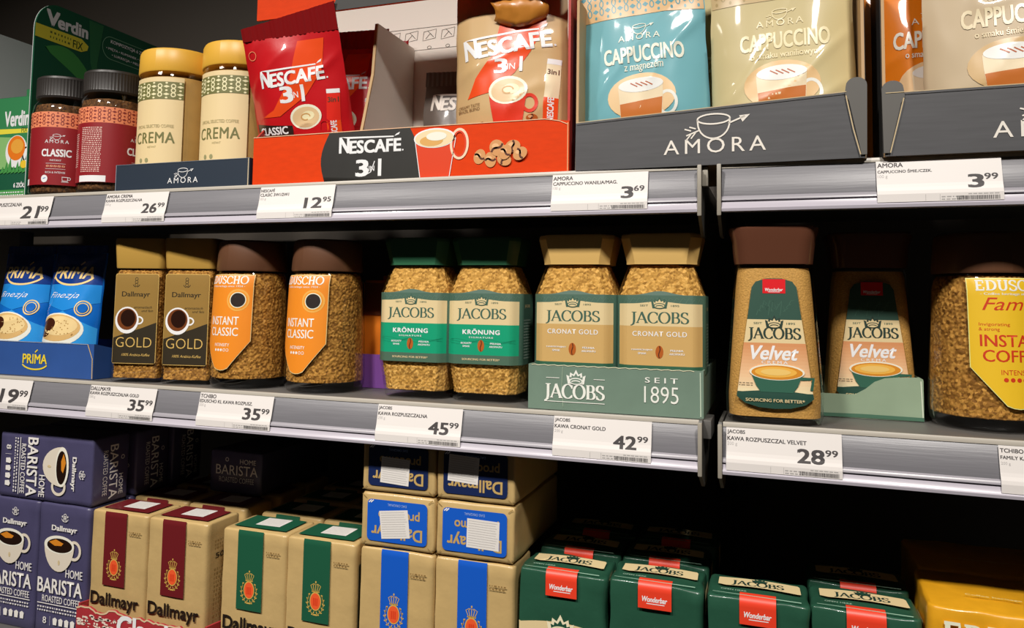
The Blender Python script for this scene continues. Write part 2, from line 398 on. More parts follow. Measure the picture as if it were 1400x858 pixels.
# ================================================================ PRICE TAGS
PAPER = C('cfcac6', .5); INK = C('3a3636', .6); INKL = C('9b9896', .6)
def railmap(x, zt):
    def fn(u, v, h):   # v measured down from the top of the rail
        k = -v
        if k < .031: y = .0005-.006*(k-.0045)/.0295-.0012
        else: y = -.0063-.0022*min(1, (k-.031)/.006)
        return Vector((x+u, y-h-.0006, zt-k))
    return fn
def price_tag(px0, px1, py, zt, l1, l2, wt, big, small, label, tiny=True):
    x, w = span(px0, px1, py, -.004); a = Art(railmap(x, zt), None, .0035, base=.0006); hw = w/2; k = w/.113
    top, bot = -.0035, -.0465
    a.rect(-hw, bot, hw, top, PAPER, 1)
    wl = lambda s, h: len(s)*h*.80
    a.text(l1, -hw+.0012, top-.0045, 0, .0047*k, INK, 2, .022, al='l')
    a.text(l2, -hw+.0012, top-.0108, 0, .0040*k, INK, 2, .022, al='l', maxw=w*.94)
    if wt: a.text(wt, -hw+.0012, top-.0165, 0, .0042*k, INKL, 2, -.006, al='l')
    bw = .0125*len(big)*k
    a.text(big, hw-.017*k, top-.0235, bw, .0135*k, INK, 2, .028, al='r')
    a.text(small, hw-.0155*k, top-.0192, .0115*k, .0062*k, INK, 2, .02, al='l')
    if tiny:
        a.barcode(hw-.040, hw-.003, bot+.0008, bot+.0048, INK, 2, len(l2))
        for xx in (-.012, .0005): a.rect(xx, bot+.0005, xx+.0003, bot+.007, INKL, 2)
        a.bars(.002, .021, bot+.0005, bot+.0055, 2, INKL, 2, len(l1)); a.bars(hw-.030, hw-.004, bot+.0055, bot+.0075, 1, INKL, 2, 5)
    a.flush(); o = a.done.build('price_tag', None, 0)
    return tag(o, label, 'price tag', 'price tags on the shelf rails')
TAGS = [
 (-28, 71, 288, ZT, 'AMORA', 'KAWA ROZPUSZCZALNA', '200 g', '21', '99', 'white price tag reading 21.99 on the upper rail'),
 (144, 229, 284, ZT, 'AMORA CREMA', 'KAWA ROZPUSZCZALNA', '200 g', '26', '99', 'white price tag reading 26.99 on the upper rail'),
 (355, 457, 279, ZT, 'NESCAFÉ', 'CLASIC 3W1/2W1', '165 g', '12', '95', 'white price tag reading 12.95 under the orange carton'),
 (755, 886, 260, ZT, 'AMORA', 'CAPPUCCINO WANILIA/MAG.', '100 g', '3', '69', 'white price tag reading 3.69 on the upper rail'),
 (1198, 1370, 240, ZT, 'AMORA', 'CAPPUCCINO ŚMIE./CZEK.', '100 g', '3', '99', 'white price tag reading 3.99 on the upper rail'),
 (-60, 43, 540, ZM, 'PRIMA', 'KAWA MIELONA FINEZJA', '500 g', '19', '99', 'white price tag reading 19.99 under the blue pouches'),
 (122, 213, 552, ZM, 'DALLMAYR', 'KAWA ROZPUSZCZALNA GOLD', '200 g', '35', '99', 'white price tag reading 35.99 below the two square gold-lidded jars'),
 (272, 373, 565, ZM, 'TCHIBO', 'EDUSCHO KL KAWA ROZPUSZ.', '200 g', '35', '99', 'white price tag reading 35.99 below the orange label jars'),
 (516, 632, 578, ZM, 'JACOBS', 'KAWA ROZPUSZCZALNA', '200 g', '45', '99', 'white price tag reading 45.99 below the green-lidded jars'),
 (757, 891, 594, ZM, 'JACOBS', 'KAWA CRONAT GOLD', '200 g', '42', '99', 'white price tag reading 42.99 below the sage green jar tray'),
 (993, 1151, 612, ZM, 'JACOBS', 'KAWA ROZPUSZCZAL VELVET', '200 g', '28', '99', 'white price tag reading 28.99 below the tall brown-lidded jar'),
 (1366, 1520, 630, ZM, 'TCHIBO', 'FAMILY KAWA ROZPUSZCZ.', '200 g', '31', '99', 'white price tag cut off by the frame below the yellow label jar'),
]
for t in TAGS: price_tag(*t)

# ================================================================ SHARED ARTWORK
WHITE = C('e9e4da', .5); CREAM = C('cdb98c', .45); DGREEN = C('3d5a4c', .45); EMER = C('0f8f68', .42); TAN = C('bd9a5f', .42)
BLACK = C('1b1a18', .5); REDST = C('d8281e', .4); BEAN = C('a5551f', .4); BEAND = C('4c210c', .5)
GLASS = glass()
def bean(a, x, y, w, h, L=5, m=BEAN, d=BEAND, rot=0):
    a.poly([(x+w/2*cos(t_*pi/10)*cos(rot)-h/2*sin(t_*pi/10)*sin(rot), y+w/2*cos(t_*pi/10)*sin(rot)+h/2*sin(t_*pi/10)*cos(rot)) for t_ in range(20)], m, L)
    if w > .013: a.ell(x-.1*w, y+.12*h, w*.22, h*.18, C('d6a878', .4), L+1, 14)
    P = [(.09*w*sin(k_*pi/5), h*.46*(1-k_/5)) for k_ in range(11)]
    a.line([(x+p*cos(rot)-q*sin(rot), y+p*sin(rot)+q*cos(rot)) for p, q in P], w*.13, d, L+1)
def crown(a, x, y, w, m, bg, L=5):
    h = w*.72
    P = [(-.42, -.5), (-.5, .12), (-.33, .02), (-.3, .3), (-.13, .16), (0, .5), (.13, .16), (.3, .3), (.33, .02), (.5, .12), (.42, -.5)]
    a.poly([(x+p*w, y+q*h) for p, q in P], m, L)
    a.poly([(x+p*w*.72, y+q*h*.62-h*.06) for p, q in P], bg, L+1)
    a.ell(x, y-h*.3, w*.36, h*.24, m, L+2); a.ell(x, y-h*.3, w*.29, h*.17, bg, L+3)
    a.line(arc(x, y-h*.42, w*.26, h*.16, 150, 30, 8), w*.05, m, L+4)
def cup_front(a, x, y, w, body, rim, coffee, handle, L=4, foam=None, tilt=0):
    """cup seen slightly from above: x,y centre of the rim"""
    h = w*.72
    a.ring(x+w*.52, y-h*.38, w*.17, h*.27, w*.07, handle, L)
    a.poly([(x-w*.5, y)]+[(x-w*.47, y-h*.35), (x-w*.36, y-h*.75), (x-w*.26, y-h*.95)]+arc(x, y-h*.95, w*.26, h*.08, 180, 360, 8)+[(x+w*.36, y-h*.75), (x+w*.47, y-h*.35), (x+w*.5, y)], body, L+1)
    a.ell(x, y, w*.5, h*.24, rim, L+2); a.ell(x, y, w*.44, h*.195, coffee, L+3)
    if foam: a.ell(x-w*.05, y-h*.02, w*.27, h*.11, foam, L+4)
def amora_mark(a, x, y, w, m, bg, L=4, text=True):
    c = w*.16
    a.ring(x, y+w*.11, c, c*.32, w*.016, m, L); a.line([(x-c, y+w*.11)]+arc(x, y+w*.07, c*.97, c*1.0, 190, 350, 12)+[(x+c, y+w*.11)], w*.016, m, L)
    a.line([(x-c*1.7, y-c*.3), (x-c*.9, y+.0*c)], w*.014, m, L); a.line([(x+c*.9, y+c*.35), (x+c*1.9, y+c*.75)], w*.016, m, L)
    a.poly([(x+c*1.55, y+c*.8), (x+c*2.2, y+c*.85), (x+c*1.75, y+c*.38)], m, L)
    for k in (0, .3): a.line([(x-c*(1.1+k), y+c*(.12-k*.4)), (x-c*(1.5+k), y+c*(.25-k*.4))], w*.014, m, L); a.line([(x-c*(1.1+k), y-c*(.1+k*.4)), (x-c*(1.4+k), y-c*(.5+k*.3))], w*.014, m, L)
    if text: a.text('AMORA', x, y-w*.16, w, w*.15, m, L, .0, space=1.35)
def crest(a, x, y, w, L=6):
    O, G = C('e0532a', .4), C('c2a04e', .35); h = w*1.25
    a.ell(x, y, w*.3, h*.33, G, L); a.ell(x, y, w*.26, h*.29, O, L+1)
    for k in (-1, 0, 1): a.rect(x+k*w*.09-w*.03, y-h*.15, x+k*w*.09+w*.03, y+h*.12, C('c83a1c', .4), L+2)
    for k in (-2, -1, 0, 1, 2): a.line([(x+k*w*.07, y+h*.34), (x+k*w*.13, y+h*.55), (x+k*w*.05, y+h*.62)], w*.03, G, L)
    a.rect(x-w*.2, y+h*.32, x+w*.2, y+h*.37, G, L); a.ell(x, y+h*.68, w*.035, w*.05, G, L)
    for s in (-1, 1):
        for i in range(6):
            t = radians(-75+22*i); X, Y = x+s*w*.42*cos(t), y-h*.06+h*.4*sin(t)
            a.line([(X, Y), (X+s*w*.1*cos(t+.9), Y+w*.1*sin(t+.9))], w*.045, G, L); a.line([(X, Y), (X-s*w*.05, Y+w*.11)], w*.04, G, L)
        a.line([(x+s*w*.42*cos(radians(q)), y-h*.06+h*.4*sin(radians(q))) for q in range(-80, 50, 15)], w*.02, G, L)
    a.rect(x-w*.12, y-h*.5, x+w*.12, y-h*.45, G, L)
def ornament(a, x0, x1, y0, y1, m, n, L=4):
    h = (y1-y0); d = (x1-x0)/n
    for i in range(n):
        cx = x0+d*(i+.5)
        if i % 2:
            for q in (.22, .5, .78): a.ring(cx, y0+h*q, d*.30, h*.125, d*.17, m, L, 14)
        else:
            for q in (.25, .75): a.poly([(cx-d*.5, y0+h*q), (cx, y0+h*(q+.09)), (cx+d*.5, y0+h*q), (cx, y0+h*(q-.09))], m, L)
            for q in (.02, .5, .98): a.ell(cx, y0+h*q, d*.2, h*.06, m, L, 10)

# ================================================================ MIDDLE SHELF
def lid(sh, zs, m, parent, name='lid', smooth=35):
    return MB().loft([sh.ring(z) for z in zs], m).build(name, parent, smooth)
# ---- octagonal jars ----------------------------------------------------------
JS = Shell([(0, .0415, .029, .011), (.002, .0435, .031, .012), (.008, .0445, .032, .012), (.040, .0485, .0352, .012), (.047, .05, .036, .012), (.135, .05, .036, .012), (.166, .040, .029, .011), (.170, .0385, .028, .011), (.176, .0385, .028, .011)], 1)
JL = Shell([(.171, .0405, .030, .011), (.174, .0405, .030, .011), (.201, .0465, .0345, .012), (.205, .046, .034, .012), (.2065, .0445, .0325, .012)], 1)
GRL = granules('light_coffee_granules', '8a6228', 'b4883f', 'd0a458'); GRD = granules('dark_coffee_granules', '6a4517', '94682a', 'b8883f')
def jacobs_label(kind, parent):
    a = Art(JS.map, .004); H = .094; b = .047; V = lambda px: .135-(px-408)*.00097
    top = [(x, .135+.005*math.exp(-(x/.018)**2)) for x in [-.03+i*.004 for i in range(16)]]
    a.poly([(-.098, b), (.098, b), (.098, .135)]+top[::-1]+[(-.098, .135)], DGREEN, 1)
    a.poly([(-.05, V(448 if kind == 'green' else 444)), (.05, V(448 if kind == 'green' else 444)), (.05, V(418))]+[(x, V(418)+.003*math.exp(-(x/.02)**2)) for x, _ in top[::-1]]+[(-.05, V(418))], CREAM, 2)
    for i in range(14): a.line([(-.048+i*.007, V(417)), (-.044+i*.007, V(411)), (-.041+i*.007, V(413))], .0006, C('55705f', .5), 2)
    crown(a, 0, V(416), .019, DGREEN, CREAM, 4)
    a.text('SEIT', -.0175, V(420), .009, .0021, DGREEN, 3, .01); a.text('1895', .0175, V(420), .009, .0021, DGREEN, 3, .01)
    a.serif('JACOBS', 0, V(434), .066, .0125, DGREEN, 3, .2, .05)
    k = 1 if kind == 'green' else 0
    m = EMER if k else TAN; y0 = V(487 if k else 490)
    a.rect(-.05, y0, .05, V(448 if k else 444), m, 2); a.rect(-.05, b, .05, y0, C('45604f' if k else '2f5a44', .45), 2)
    if k:
        a.text('KRÖNUNG', 0, V(457), .049, .0068, WHITE, 4, .03, space=1.15); a.text('SIGNATURE', 0, V(464.5), .032, .0021, WHITE, 4, .01, space=1.3)
        for i in range(3): a.line([(-.045+j*.006, V(468+i*2)+.0015*sin(j*.9+i)) for j in range(16)], .0004, C('0b7a58', .45), 3)
    else: a.text('CRONAT GOLD', 0, V(453), .061, .0056, WHITE, 4, .012, space=1.15)
    bean(a, 0, V(475 if k else 474), .0088, .0145, 4)
    for s, l in ((-1, ('BOGATY', 'SMAK') if k else ('HARMONIJNY', 'SMAK')), (1, ('PEŁNIA', 'AROMATU'))):
        for i, q in enumerate(l): a.text(q, s*.0195, V(472+i*4), .0024*len(q), .0022, WHITE, 4, .02)
    a.text('SOURCING FOR BETTER*', 0, V(492.5 if k else 496), .050, .0026, CREAM, 4, .02)
    for s in (-1, 1):
        a.bars(s*.073-.014, s*.073+.014, V(492), V(440), 14, C('9aa79c', .5), 3, 4+s); a.text('JACOBS', s*.073, V(424), .022, .005, CREAM, 3, .01)
    return a.build('label', parent)
def jacobs(kind, label, x, yf, rz=0):
    t = thing('coffee_jar', label, 'coffee jar', (x, yf+.036, ZM), rz, 'octagonal coffee jars with banded labels')
    jar_body(JS, [s[0] for s in JS.secs], t, GLASS)
    fill(JS, .010, .169, .0022, GRL, t)
    lid(JL, [s[0] for s in JL.secs], C('2a5a3f', .35, coat=.2) if kind == 'green' else C('c4a160', .32, coat=.25), t, smooth=20)
    jacobs_label(kind, t); return t
k1 = jacobs('green', 'green-lidded glass jar with cream and green label, next to the purple tray', W(564, 460, .04).x, .034)
k2 = dup(k1, 'green-lidded glass jar with cream and green label, next to the sage green tray', (W(660, 460, .045).x, .038+.036, ZM), radians(1))
c1 = jacobs('gold', 'gold-lidded glass jar in sage tray, above the leaf-crown emblem', W(783, 450, .026).x, .0255)
c2 = dup(c1, 'gold-lidded glass jar in sage tray, above the printed year 1895', (W(901, 450, .026).x, .0255+.036, ZM), radians(1))
# ---- sage tray ---------------------------------------------------------------
SAGE = C('64796a', .6, var=.06, bscale=30); SAGEL = C('8c9f88', .6); KRAFT = C('a98a62', .7)
def tray(name, label, xa, xb, ya, yb, depth, z, hA, hB, ext, inn, side_h=None, top=None, thick=.002, cat='tray', group=None, back=True):
    """open cardboard tray: front wall from (xa,ya) to (xb,yb); returns root and front map (u from its middle, v up)"""
    t = thing(name, label, cat, ((xa+xb)/2, (ya+yb)/2, z), atan2(yb-ya, xb-xa), group); w = math.hypot(xb-xa, yb-ya); hw = w/2
    top = top or [(-hw, hA), (hw, hB)]
    MB().prism([(-hw, 0), (hw, 0)]+top[::-1], lambda u, v, h: (u, h, v), thick, ext).build('front_wall', t, 0)
    sh = side_h or (hA, hB)
    for s, hh, h0 in ((-1, sh[0], hA), (1, sh[1], hB)):
        x = s*hw-(thick if s > 0 else 0)
        MB().prism([(thick, 0), (depth, 0), (depth, hh), (thick+.03, hh), (thick, h0)], lambda u, v, h: (x+h, u, v), thick, inn if hh > h0*1.3 else ext).build('side_wall', t, 0)
    if back: MB().box(-hw, hw, depth-thick, depth, 0, max(sh), inn).build('back_wall', t, 0)
    MB().box(-hw+thick, hw-thick, thick, depth-thick, .0004, .0012, inn).build('bottom', t, 0)
    return t, hw
xa, xb = W(722, 540, .016).x, W(962, 560, .016).x
st, hw = tray('jar_tray', 'sage green cardboard tray with torn edges holding two gold-lidded jars', xa, xb, 0.0165, .0165, .19, ZM+.0005, .052, .052, SAGE, SAGE)
a = Art(lambda u, v, h: Vector((u, -h, v)))
a.line([(-hw+.004+i*.004, .0515+.0006*sin(i*2.1)) for i in range(int((2*hw-.008)/.004))], .0008, C('c9c6a8', .7), 1)
a.line([(hw-.003, .002), (hw-.0035, .05)], .0012, C('a9b8a4', .7), 1)
a.line([(-hw+.042, .05), (-hw+.041, .03), (-hw+.043, .004)], .0007, SAGEL, 1)
WG = C('d8dcd0', .6)
a.serif('JACOBS', -hw+.056, .022, .072, .016, WG, 2, .2, .06); crown(a, -hw+.058, .039, .023, WG, SAGE, 2)
a.line([(-hw+.02, .0098), (-hw+.092, .0098)], .0008, WG, 2); a.line([(-hw+.022, .037), (-hw+.038, .037)], .0007, WG, 2); a.line([(-hw+.079, .037), (-hw+.092, .037)], .0007, WG, 2)
a.text('SEIT', hw-.046, .0395, .036, .006, WG, 2, .015, space=1.6); a.text('1895', hw-.046, .0235, .038, .0185, WG, 2, -.005)
a.build('print', st)
# ---- round jars with shield labels -------------------------------------------
ES = Shell([(0, .049, .049, .049), (.002, .052, .052, .052), (.008, .0555, .0555, .0555), (.02, .0565, .0565, .0565), (.09, .0545, .0545, .0545), (.145, .0525, .0525, .0525), (.156, .0505, .0505, .0505), (.161, .0475, .0475, .0475), (.168, .0475, .0475, .0475)], 9)
EL = Shell([(.1625, .0495, .0495, .0495), (.165, .0505, .0505, .0505), (.200, .0482, .0482, .0482), (.2035, .0470, .0470, .0470), (.2055, .044, .044, .044)], 9)
BROWN = C('5a3b28', .4, coat=.15)
def eduscho(kind, label, x, yf, rz, group=None):
    t = thing('coffee_jar', label, 'coffee jar', (x, yf+.0565, ZM), rz, group)
    jar_body(ES, [s[0] for s in ES.secs], t, GLASS); fill(ES, .014, .16, .0026, GRD, t, amp=.0016)
    lid(EL, [s[0] for s in EL.secs], BROWN, t)
    ORA = C('e8801f', .45) if kind == 'orange' else C('dcb024', .45); W2 = C('f0e6d2', .5); RED = C('bd3413', .5)
    a = Art(ES.map, .004, .006); hw = .043
    def shield(d): return [(-hw+d, .157-d), (-hw+d, .066), (-.012, .0285+d*1.3), (-.006, .0262+d), (0, .0255+d), (.006, .0262+d), (.012, .0285+d*1.3), (hw-d, .066), (hw-d, .157-d)]
    a.poly(shield(0), C('f3c48a' if kind == 'orange' else 'f0dc8a', .45), 1); a.poly(shield(.0008), ORA, 2)
    a.serif('EDUSCHO', 0, .1495, .070, .0105, W2, 3, .2, .1); a.text('- Coffee heritage since 1924 -', 0, .1405, .062, .0032, W2, 3, .012)
    if kind == 'orange':
        for r, c in ((.0165, 'f2a04a'), (.0140, 'e98d2c'), (.0118, 'ecdcc0'), (.0105, '2a2320')): a.ell(.022, .122, r, r*.92, C(c, .4), 3+{.0165: 0, .0140: 1, .0118: 2, .0105: 3}[r])
        a.text('INSTANT', 0, .0935, .050, .0115, W2, 3, .015); a.text('CLASSIC', 0, .0785, .050, .0115, W2, 3, .015)
        a.text('INTENSITY', 0, .0605, .027, .0042, W2, 3, .01)
        for i in range(5): (a.ell if i < 3 else (lambda x, y, r1, r2, m, L, n=14: a.ring(x, y, r1, r2, .0006, m, L)))(-.0105+i*.0053, .0535, .0018, .0018, W2, 3)
    else:
        a.text('Family', 0, .1285, .060, .017, RED, 3, .0, shear=.35); a.text('Invigorating', -.020, .1095, .027, .0042, RED, 3, 0, al='c'); a.text('& strong', -.0248, .1045, .018, .0042, RED, 3, 0)
        a.text('INSTANT', 0, .0935, .066, .0120, RED, 3, .015); a.text('COFFEE', -.004, .0782, .054, .0120, RED, 3, .015)
        a.text('INTENSITY', .0, .0620, .032, .0050, RED, 3, .0)
        for i in range(5): a.ell(-.012+i*.006, .0545, .0022, .0022, RED, 3, 14)
    a.build('label', t); return t
e1 = eduscho('orange', 'brown-lidded jar with orange shield label, next to the square gold-lidded jars', W(336, 440, .064).x+.0085, .008, radians(-6), 'round jars with orange shield labels'); e1.scale = (.965, .965, 1)
e2 = dup(e1, 'brown-lidded jar with orange shield label, standing nearer the purple tray', (W(444, 440, .068).x+.002, .012+.0565, ZM), radians(-11))
eduscho('yellow', 'brown-lidded round jar with yellow shield label on the narrow bay', W(1346, 460, .10).x, .040, radians(17))
# ---- square gold-lidded jars --------------------------------------------------
DS = Shell([(0, .0365, .022, .008), (.003, .038, .024, .009), (.15, .0375, .023, .008), (.160, .0385, .022, .008), (.166, .036, .020, .008), (.172, .036, .02, .008)], 3)
DL = Shell([(.166, .037, .021, .007), (.168, .0375, .0215, .007), (.206, .040, .0235, .008), (.210, .0392, .0228, .008)], 3)
def dallmayr(label, x, yf, rz):
    t = thing('coffee_jar', label, 'coffee jar', (x, yf+.024, ZM), rz, 'square jars with gold and black labels')
    jar_body(DS, [s[0] for s in DS.secs], t, GLASS); fill(DS, .006, .164, .002, GRD, t)
    lid(DL, [s[0] for s in DL.secs], C('a8853f', .32, coat=.25), t)
    OG = C('8a6d38', .35); DK = C('2d2619', .45); GO = C('c4a35c', .35); a = Art(DS.map, .004, .01); V = lambda px: .158-(px-376)*.001
    a.rect(-.034, V(507), .034, V(376), GO, 1, r=.003); a.rect(-.0332, V(506.2), .0332, V(376.8), OG, 2, r=.003)
    a.poly([(-.0332, V(506)), (.0332, V(506)), (.0332, V(447)), (.012, V(455)), (-.01, V(462)), (-.0332, V(470))], DK, 3)
    a.text('Dallmayr', 0, V(407), .044, .0095, DK, 3, .015); crest_m = DK
    for r_ in (0, 1, 2): a.ring(0, V(388)+(r_-1)*.0042, .0022, .0022, .0007, DK, 3)
    for s in (-1, 1): a.line(arc(0, V(390), .0055, .0055, 200 if s < 0 else 340, 260 if s < 0 else 280, 6), .0009, DK, 3)
    a.text('aromatisch', .012, V(425), .028, .0036, DK, 3, 0, shear=.3); a.text('und fein', .019, V(430), .018, .0036, DK, 3, 0, shear=.3)
    a.ring(.006, V(444), .0065, .005, .0022, WHITE, 4); a.ell(-.012, V(444), .0185, .0195, WHITE, 5); a.ell(-.012, V(442.5), .0155, .0158, C('6b3a1c', .3), 6); a.ell(-.0105, V(441), .0115, .0125, C('26130c', .25), 7)
    a.text('GOLD', 0, V(476), .056, .0145, GO, 5, -.012); a.text('100% Arabica-Kaffee', .004, V(494), .044, .0038, GO, 5, 0, shear=.3)
    a.build('label', t); return t
d1 = dallmayr('square gold-lidded jar with black and gold label, beside the blue pouches', -.8865, .022, radians(12))
dup(d1, 'square gold-lidded jar with black and gold label, beside the orange label jar', (-.8035, .032+.024, ZM), radians(12))
# ---- tall brown-lidded jars ---------------------------------------------------
VS = Shell([(0, .044, .028, .018), (.002, .047, .031, .02), (.008, .0495, .034, .022), (.03, .0500, .0345, .022), (.14, .0425, .030, .02), (.163, .0405, .029, .02), (.168, .039, .028, .02), (.176, .039, .028, .02)], 6)
VL = Shell([(.170, .0405, .030, .018), (.173, .0410, .0305, .018), (.195, .0432, .032, .018), (.206, .0465, .034, .018), (.209, .0465, .034, .018), (.211, .045, .0325, .018)], 6)
POW = C('b58a48', .6, bump=.3, bscale=500, var=.14, spec=.2, name='crema_powder')
def velvet(label, x, yf, rz):
    t = thing('coffee_jar', label, 'coffee jar', (x, yf+.0345, ZM), rz, 'tall jars with tapered crema labels')
    jar_body(VS, [s[0] for s in VS.secs], t, GLASS)
    MB().loft([VS.ring(.008+.158*i/20, -.003) for i in range(21)], POW).build('crema_powder', t, 40)
    lid(VL, [s[0] for s in VL.secs], C('553324', .25, coat=.4), t)
    a = Art(VS.map, .004, .008); V = lambda py: (575-py)/265*.211
    hwv = lambda v: .0385+(v-.029)*(.0215-.0385)/(.153-.029)
    def slab(v0, v1, m, L, n=1):
        a.poly([(-hwv(v0), v0), (hwv(v0), v0), (hwv(v1), v1), (-hwv(v1), v1)], m, L)
    tp = V(385)
    a.poly([(-.0385, .029), (-.03, .0225), (-.016, .0185), (0, .0175), (.016, .0185), (.03, .0225), (.0385, .029)]+[(hwv(.145), .145), (hwv(.145)-.004, .151), (.008, .1545), (-.008, .1545), (-hwv(.145)+.004, .151), (-hwv(.145), .145)], C('2c4a3e', .45), 1)
    for i in range(12): a.line([(-.018+i*.003, .115+.004*(i % 4)), (-.016+i*.003, .121+.005*(i % 3)), (-.013+i*.003, .119+.004*(i % 4))], .0005, C('3f6151', .45), 2)
    slab(V(467), V(436), CREAM, 2)
    n = 14
    for i in range(n):
        t_ = i/(n-1); c = [int(p+(q-p)*t_) for p, q in zip((196, 134, 88), (226, 200, 160))]
        slab(V(467)+(V(532)-V(467))*(i+1)/n, V(467)+(V(532)-V(467))*i/n, C('%02x%02x%02x' % tuple(c), .45), 2)
    a.poly([(x_, .0335+.003*(1-(x_/.038)**2)) for x_ in [-.0378+i*.0054 for i in range(15)]][::1]+[(.0385, .029), (.03, .0225), (.016, .0185), (0, .0175), (-.016, .0185), (-.03, .0225), (-.0385, .029)], C('24453a', .45), 7)
    a.rect(-.0115, V(401), .0115, V(382), C('c8141c', .4), 3); a.text('Wonderbar', 0, V(396), .018, .0032, WHITE, 5, .02, shear=.2); a.rect(-.006, V(399.4), .006, V(398.8), WHITE, 4)
    crown(a, 0, V(438.5), .0185, C('22352c', .5), CREAM, 5)
    a.text('SEIT', -.0165, V(441), .0085, .0022, DGREEN, 3, .01); a.text('1895', .0165, V(441), .0085, .0022, DGREEN, 3, .01)
    a.serif('JACOBS', 0, V(454), .053, .0115, C('22352c', .5), 4, .2, .05)
    a.text('Velvet', 0, V(480), .047, .0145, WHITE, 4, .025, shear=.3); a.text('CREMA', 0, V(492.5), .026, .003, WHITE, 4, .01, space=1.5)
    MUG = C('2f5a49', .4); x0, y0 = .002, V(505)
    a.line([(x0+.024, y0-.006), (x0+.036, y0-.006), (x0+.034, y0-.018)], .0034, MUG, 8)
    a.poly([(x0-.0265, y0), (x0-.021, y0-.014), (x0-.016, y0-.021), (x0+.016, y0-.021), (x0+.021, y0-.014), (x0+.0265, y0)], MUG, 9)
    a.ell(x0, y0, .0275, .0085, C('ddd6c4', .4), 10); a.ell(x0, y0-.0004, .0255, .0074, C('c47f24', .4), 11); a.ell(x0-.001, y0, .021, .0056, C('dfa545', .4), 12); a.ell(x0-.001, y0, .015, .0035, C('e3b566', .4), 13)
    a.text('SOURCING FOR BETTER*', 0, .0262, .058, .0034, CREAM, 14, .02); a.bars(-.036, -.022, .040, .0445, 2, C('8d7a60', .5), 4)
    a.build('label', t); return t
v1 = velvet('tall brown-lidded jar of pale crema powder standing at the shelf edge', W(1057, 450, .04).x, .006, radians(2))
dup(v1, 'tall brown-lidded jar of crema powder set back in the cut-away green tray', (W(1187, 450, .13).x, .101+.0345, ZM), radians(3))
# low cut-away tray
xa, xb = W(1100, 560, .098).x, W(1263, 565, .098).x; hw = (xb-xa)/2; s = 2*hw/163
top = [(-hw, .026), (-hw+60*s, .026), (-hw+72*s, .0265), (-hw+86*s, .033), (-hw+98*s, .041), (-hw+112*s, .0455), (-hw+128*s, .047), (hw-.004, .048), (hw, .045)]
t, _ = tray('jar_tray', 'low pale green cardboard tray with curved cut front, behind the tall jar', xa, xb, .098, .096, .16, ZM+.0005, .026, .046, C('84977e', .6, var=.06, bscale=25), SAGEL, side_h=(.03, .046), top=top)
a = Art(lambda u, v, h: Vector((u, -h, v))); a.line([(-hw, .002), (0, .003), (hw, .0025)], .004, C('3f6450', .6), 1); a.line([(hw-.001, .003), (hw-.0025, .044)], .0012, C('c0c9b4', .7), 1); a.build('print', t)
# ---- blue pouches in blue tray -------------------------------------------------
def pouchmap(w, h, t, seed, wr=1.0, gus=.5, taper=.03):
    def prof(u, v):
        s = min(1, abs(u)/(w/2)); q = min(1, max(0, v/h))
        p = gus+(1-gus)*min(1, q/.3)**.7 if q < .3 else 1-((q-.3)/.7)**1.7
        y = t*p*(1-s**2.8)
        n = noise.noise((u*17+seed*7, v*9, seed))*.0036+noise.noise((u*55, v*30+seed, seed*3))*.0006
        r = 1-abs(noise.noise((u*9+seed, v*13-u*9, seed+5)))*3.2
        e = .35+.65*s
        return y+wr*(n+.003*max(0, r)**3*e)*(1-s**6)*min(1, (1-q)*9+.15)
    def fn(u, v, h_): return Vector((u*(1-taper*(v/h))+.0015*noise.noise((v*30, seed, 0)), -prof(u, v)-h_, v))
    return fn
def pouch(name, label, w, h, t, seed, film, loc, rz=0, lean=0, roll=0, wr=1.0, group=None, cat='coffee pouch', seal=.018, back=.6, gus=.5, sealm=None, slope=0):
    r = thing(name, label, cat, loc, rz, group); r.rotation_euler = (lean, roll, rz)
    fn = pouchmap(w, h, t, seed, wr, gus); nu, nv = 36, 52; vs = []; fs = []
    for j in range(nv+1):
        for i in range(nu+1): vs.append(fn(-w/2+w*i/nu, h*j/nv, 0))
    n = len(vs)
    for j in range(nv+1):
        for i in range(nu+1):
            p = fn(-w/2+w*i/nu, h*j/nv, 0); vs.append((p.x, -p.y*back+.0008, p.z))
    g = nu+1
    for j in range(nv):
        for i in range(nu):
            a_ = j*g+i; fs.append((a_, a_+1, a_+1+g, a_+g)); fs.append((n+a_, n+a_+g, n+a_+1+g, n+a_+1))
    for i in range(nu): fs.append((i, n+i, n+i+1, i+1)); fs.append((nv*g+i, nv*g+i+1, n+nv*g+i+1, n+nv*g+i))
    for j in range(nv): fs.append((j*g, j*g+g, n+j*g+g, n+j*g)); fs.append((j*g+nu, n+j*g+nu, n+j*g+g+nu, j*g+g+nu))
    MB().add(vs, fs, film).build('pouch_body', r, 60)
    if seal:
        b = MB(); rings = []; nn = int(w/.0022)
        pts = [(-w/2*.97+w*.97*i/nn, .0007*sin(i*1.9)+.003*noise.noise((i*.13, seed, 1))) for i in range(nn+1)]
        vs = [(x, y+o, z+(slope*x if z > h else 0)) for z in (h-.001, h+seal) for o in (-.0006, .0006) for x, y in pts]; q = nn+1; fs = []
        for i in range(nn):
            fs += [(i, i+1, 2*q+i+1, 2*q+i), (q+i, 3*q+i, 3*q+i+1, q+i+1), (2*q+i, 2*q+i+1, 3*q+i+1, 3*q+i)]
        fs += [(0, 2*q, 3*q, q), (nn, q+nn, 3*q+nn, 2*q+nn)]
        b.add(vs, fs, sealm or film).build('top_seal', r, 60)
    return r, fn
PB = C('0d5fb4', .22, coat=.5, bump=.15, bscale=45); PBL = C('2f8fd2', .25, coat=.4); PBD = C('0a2f75', .25, coat=.4); PGOLD = C('d9bb7a', .35)
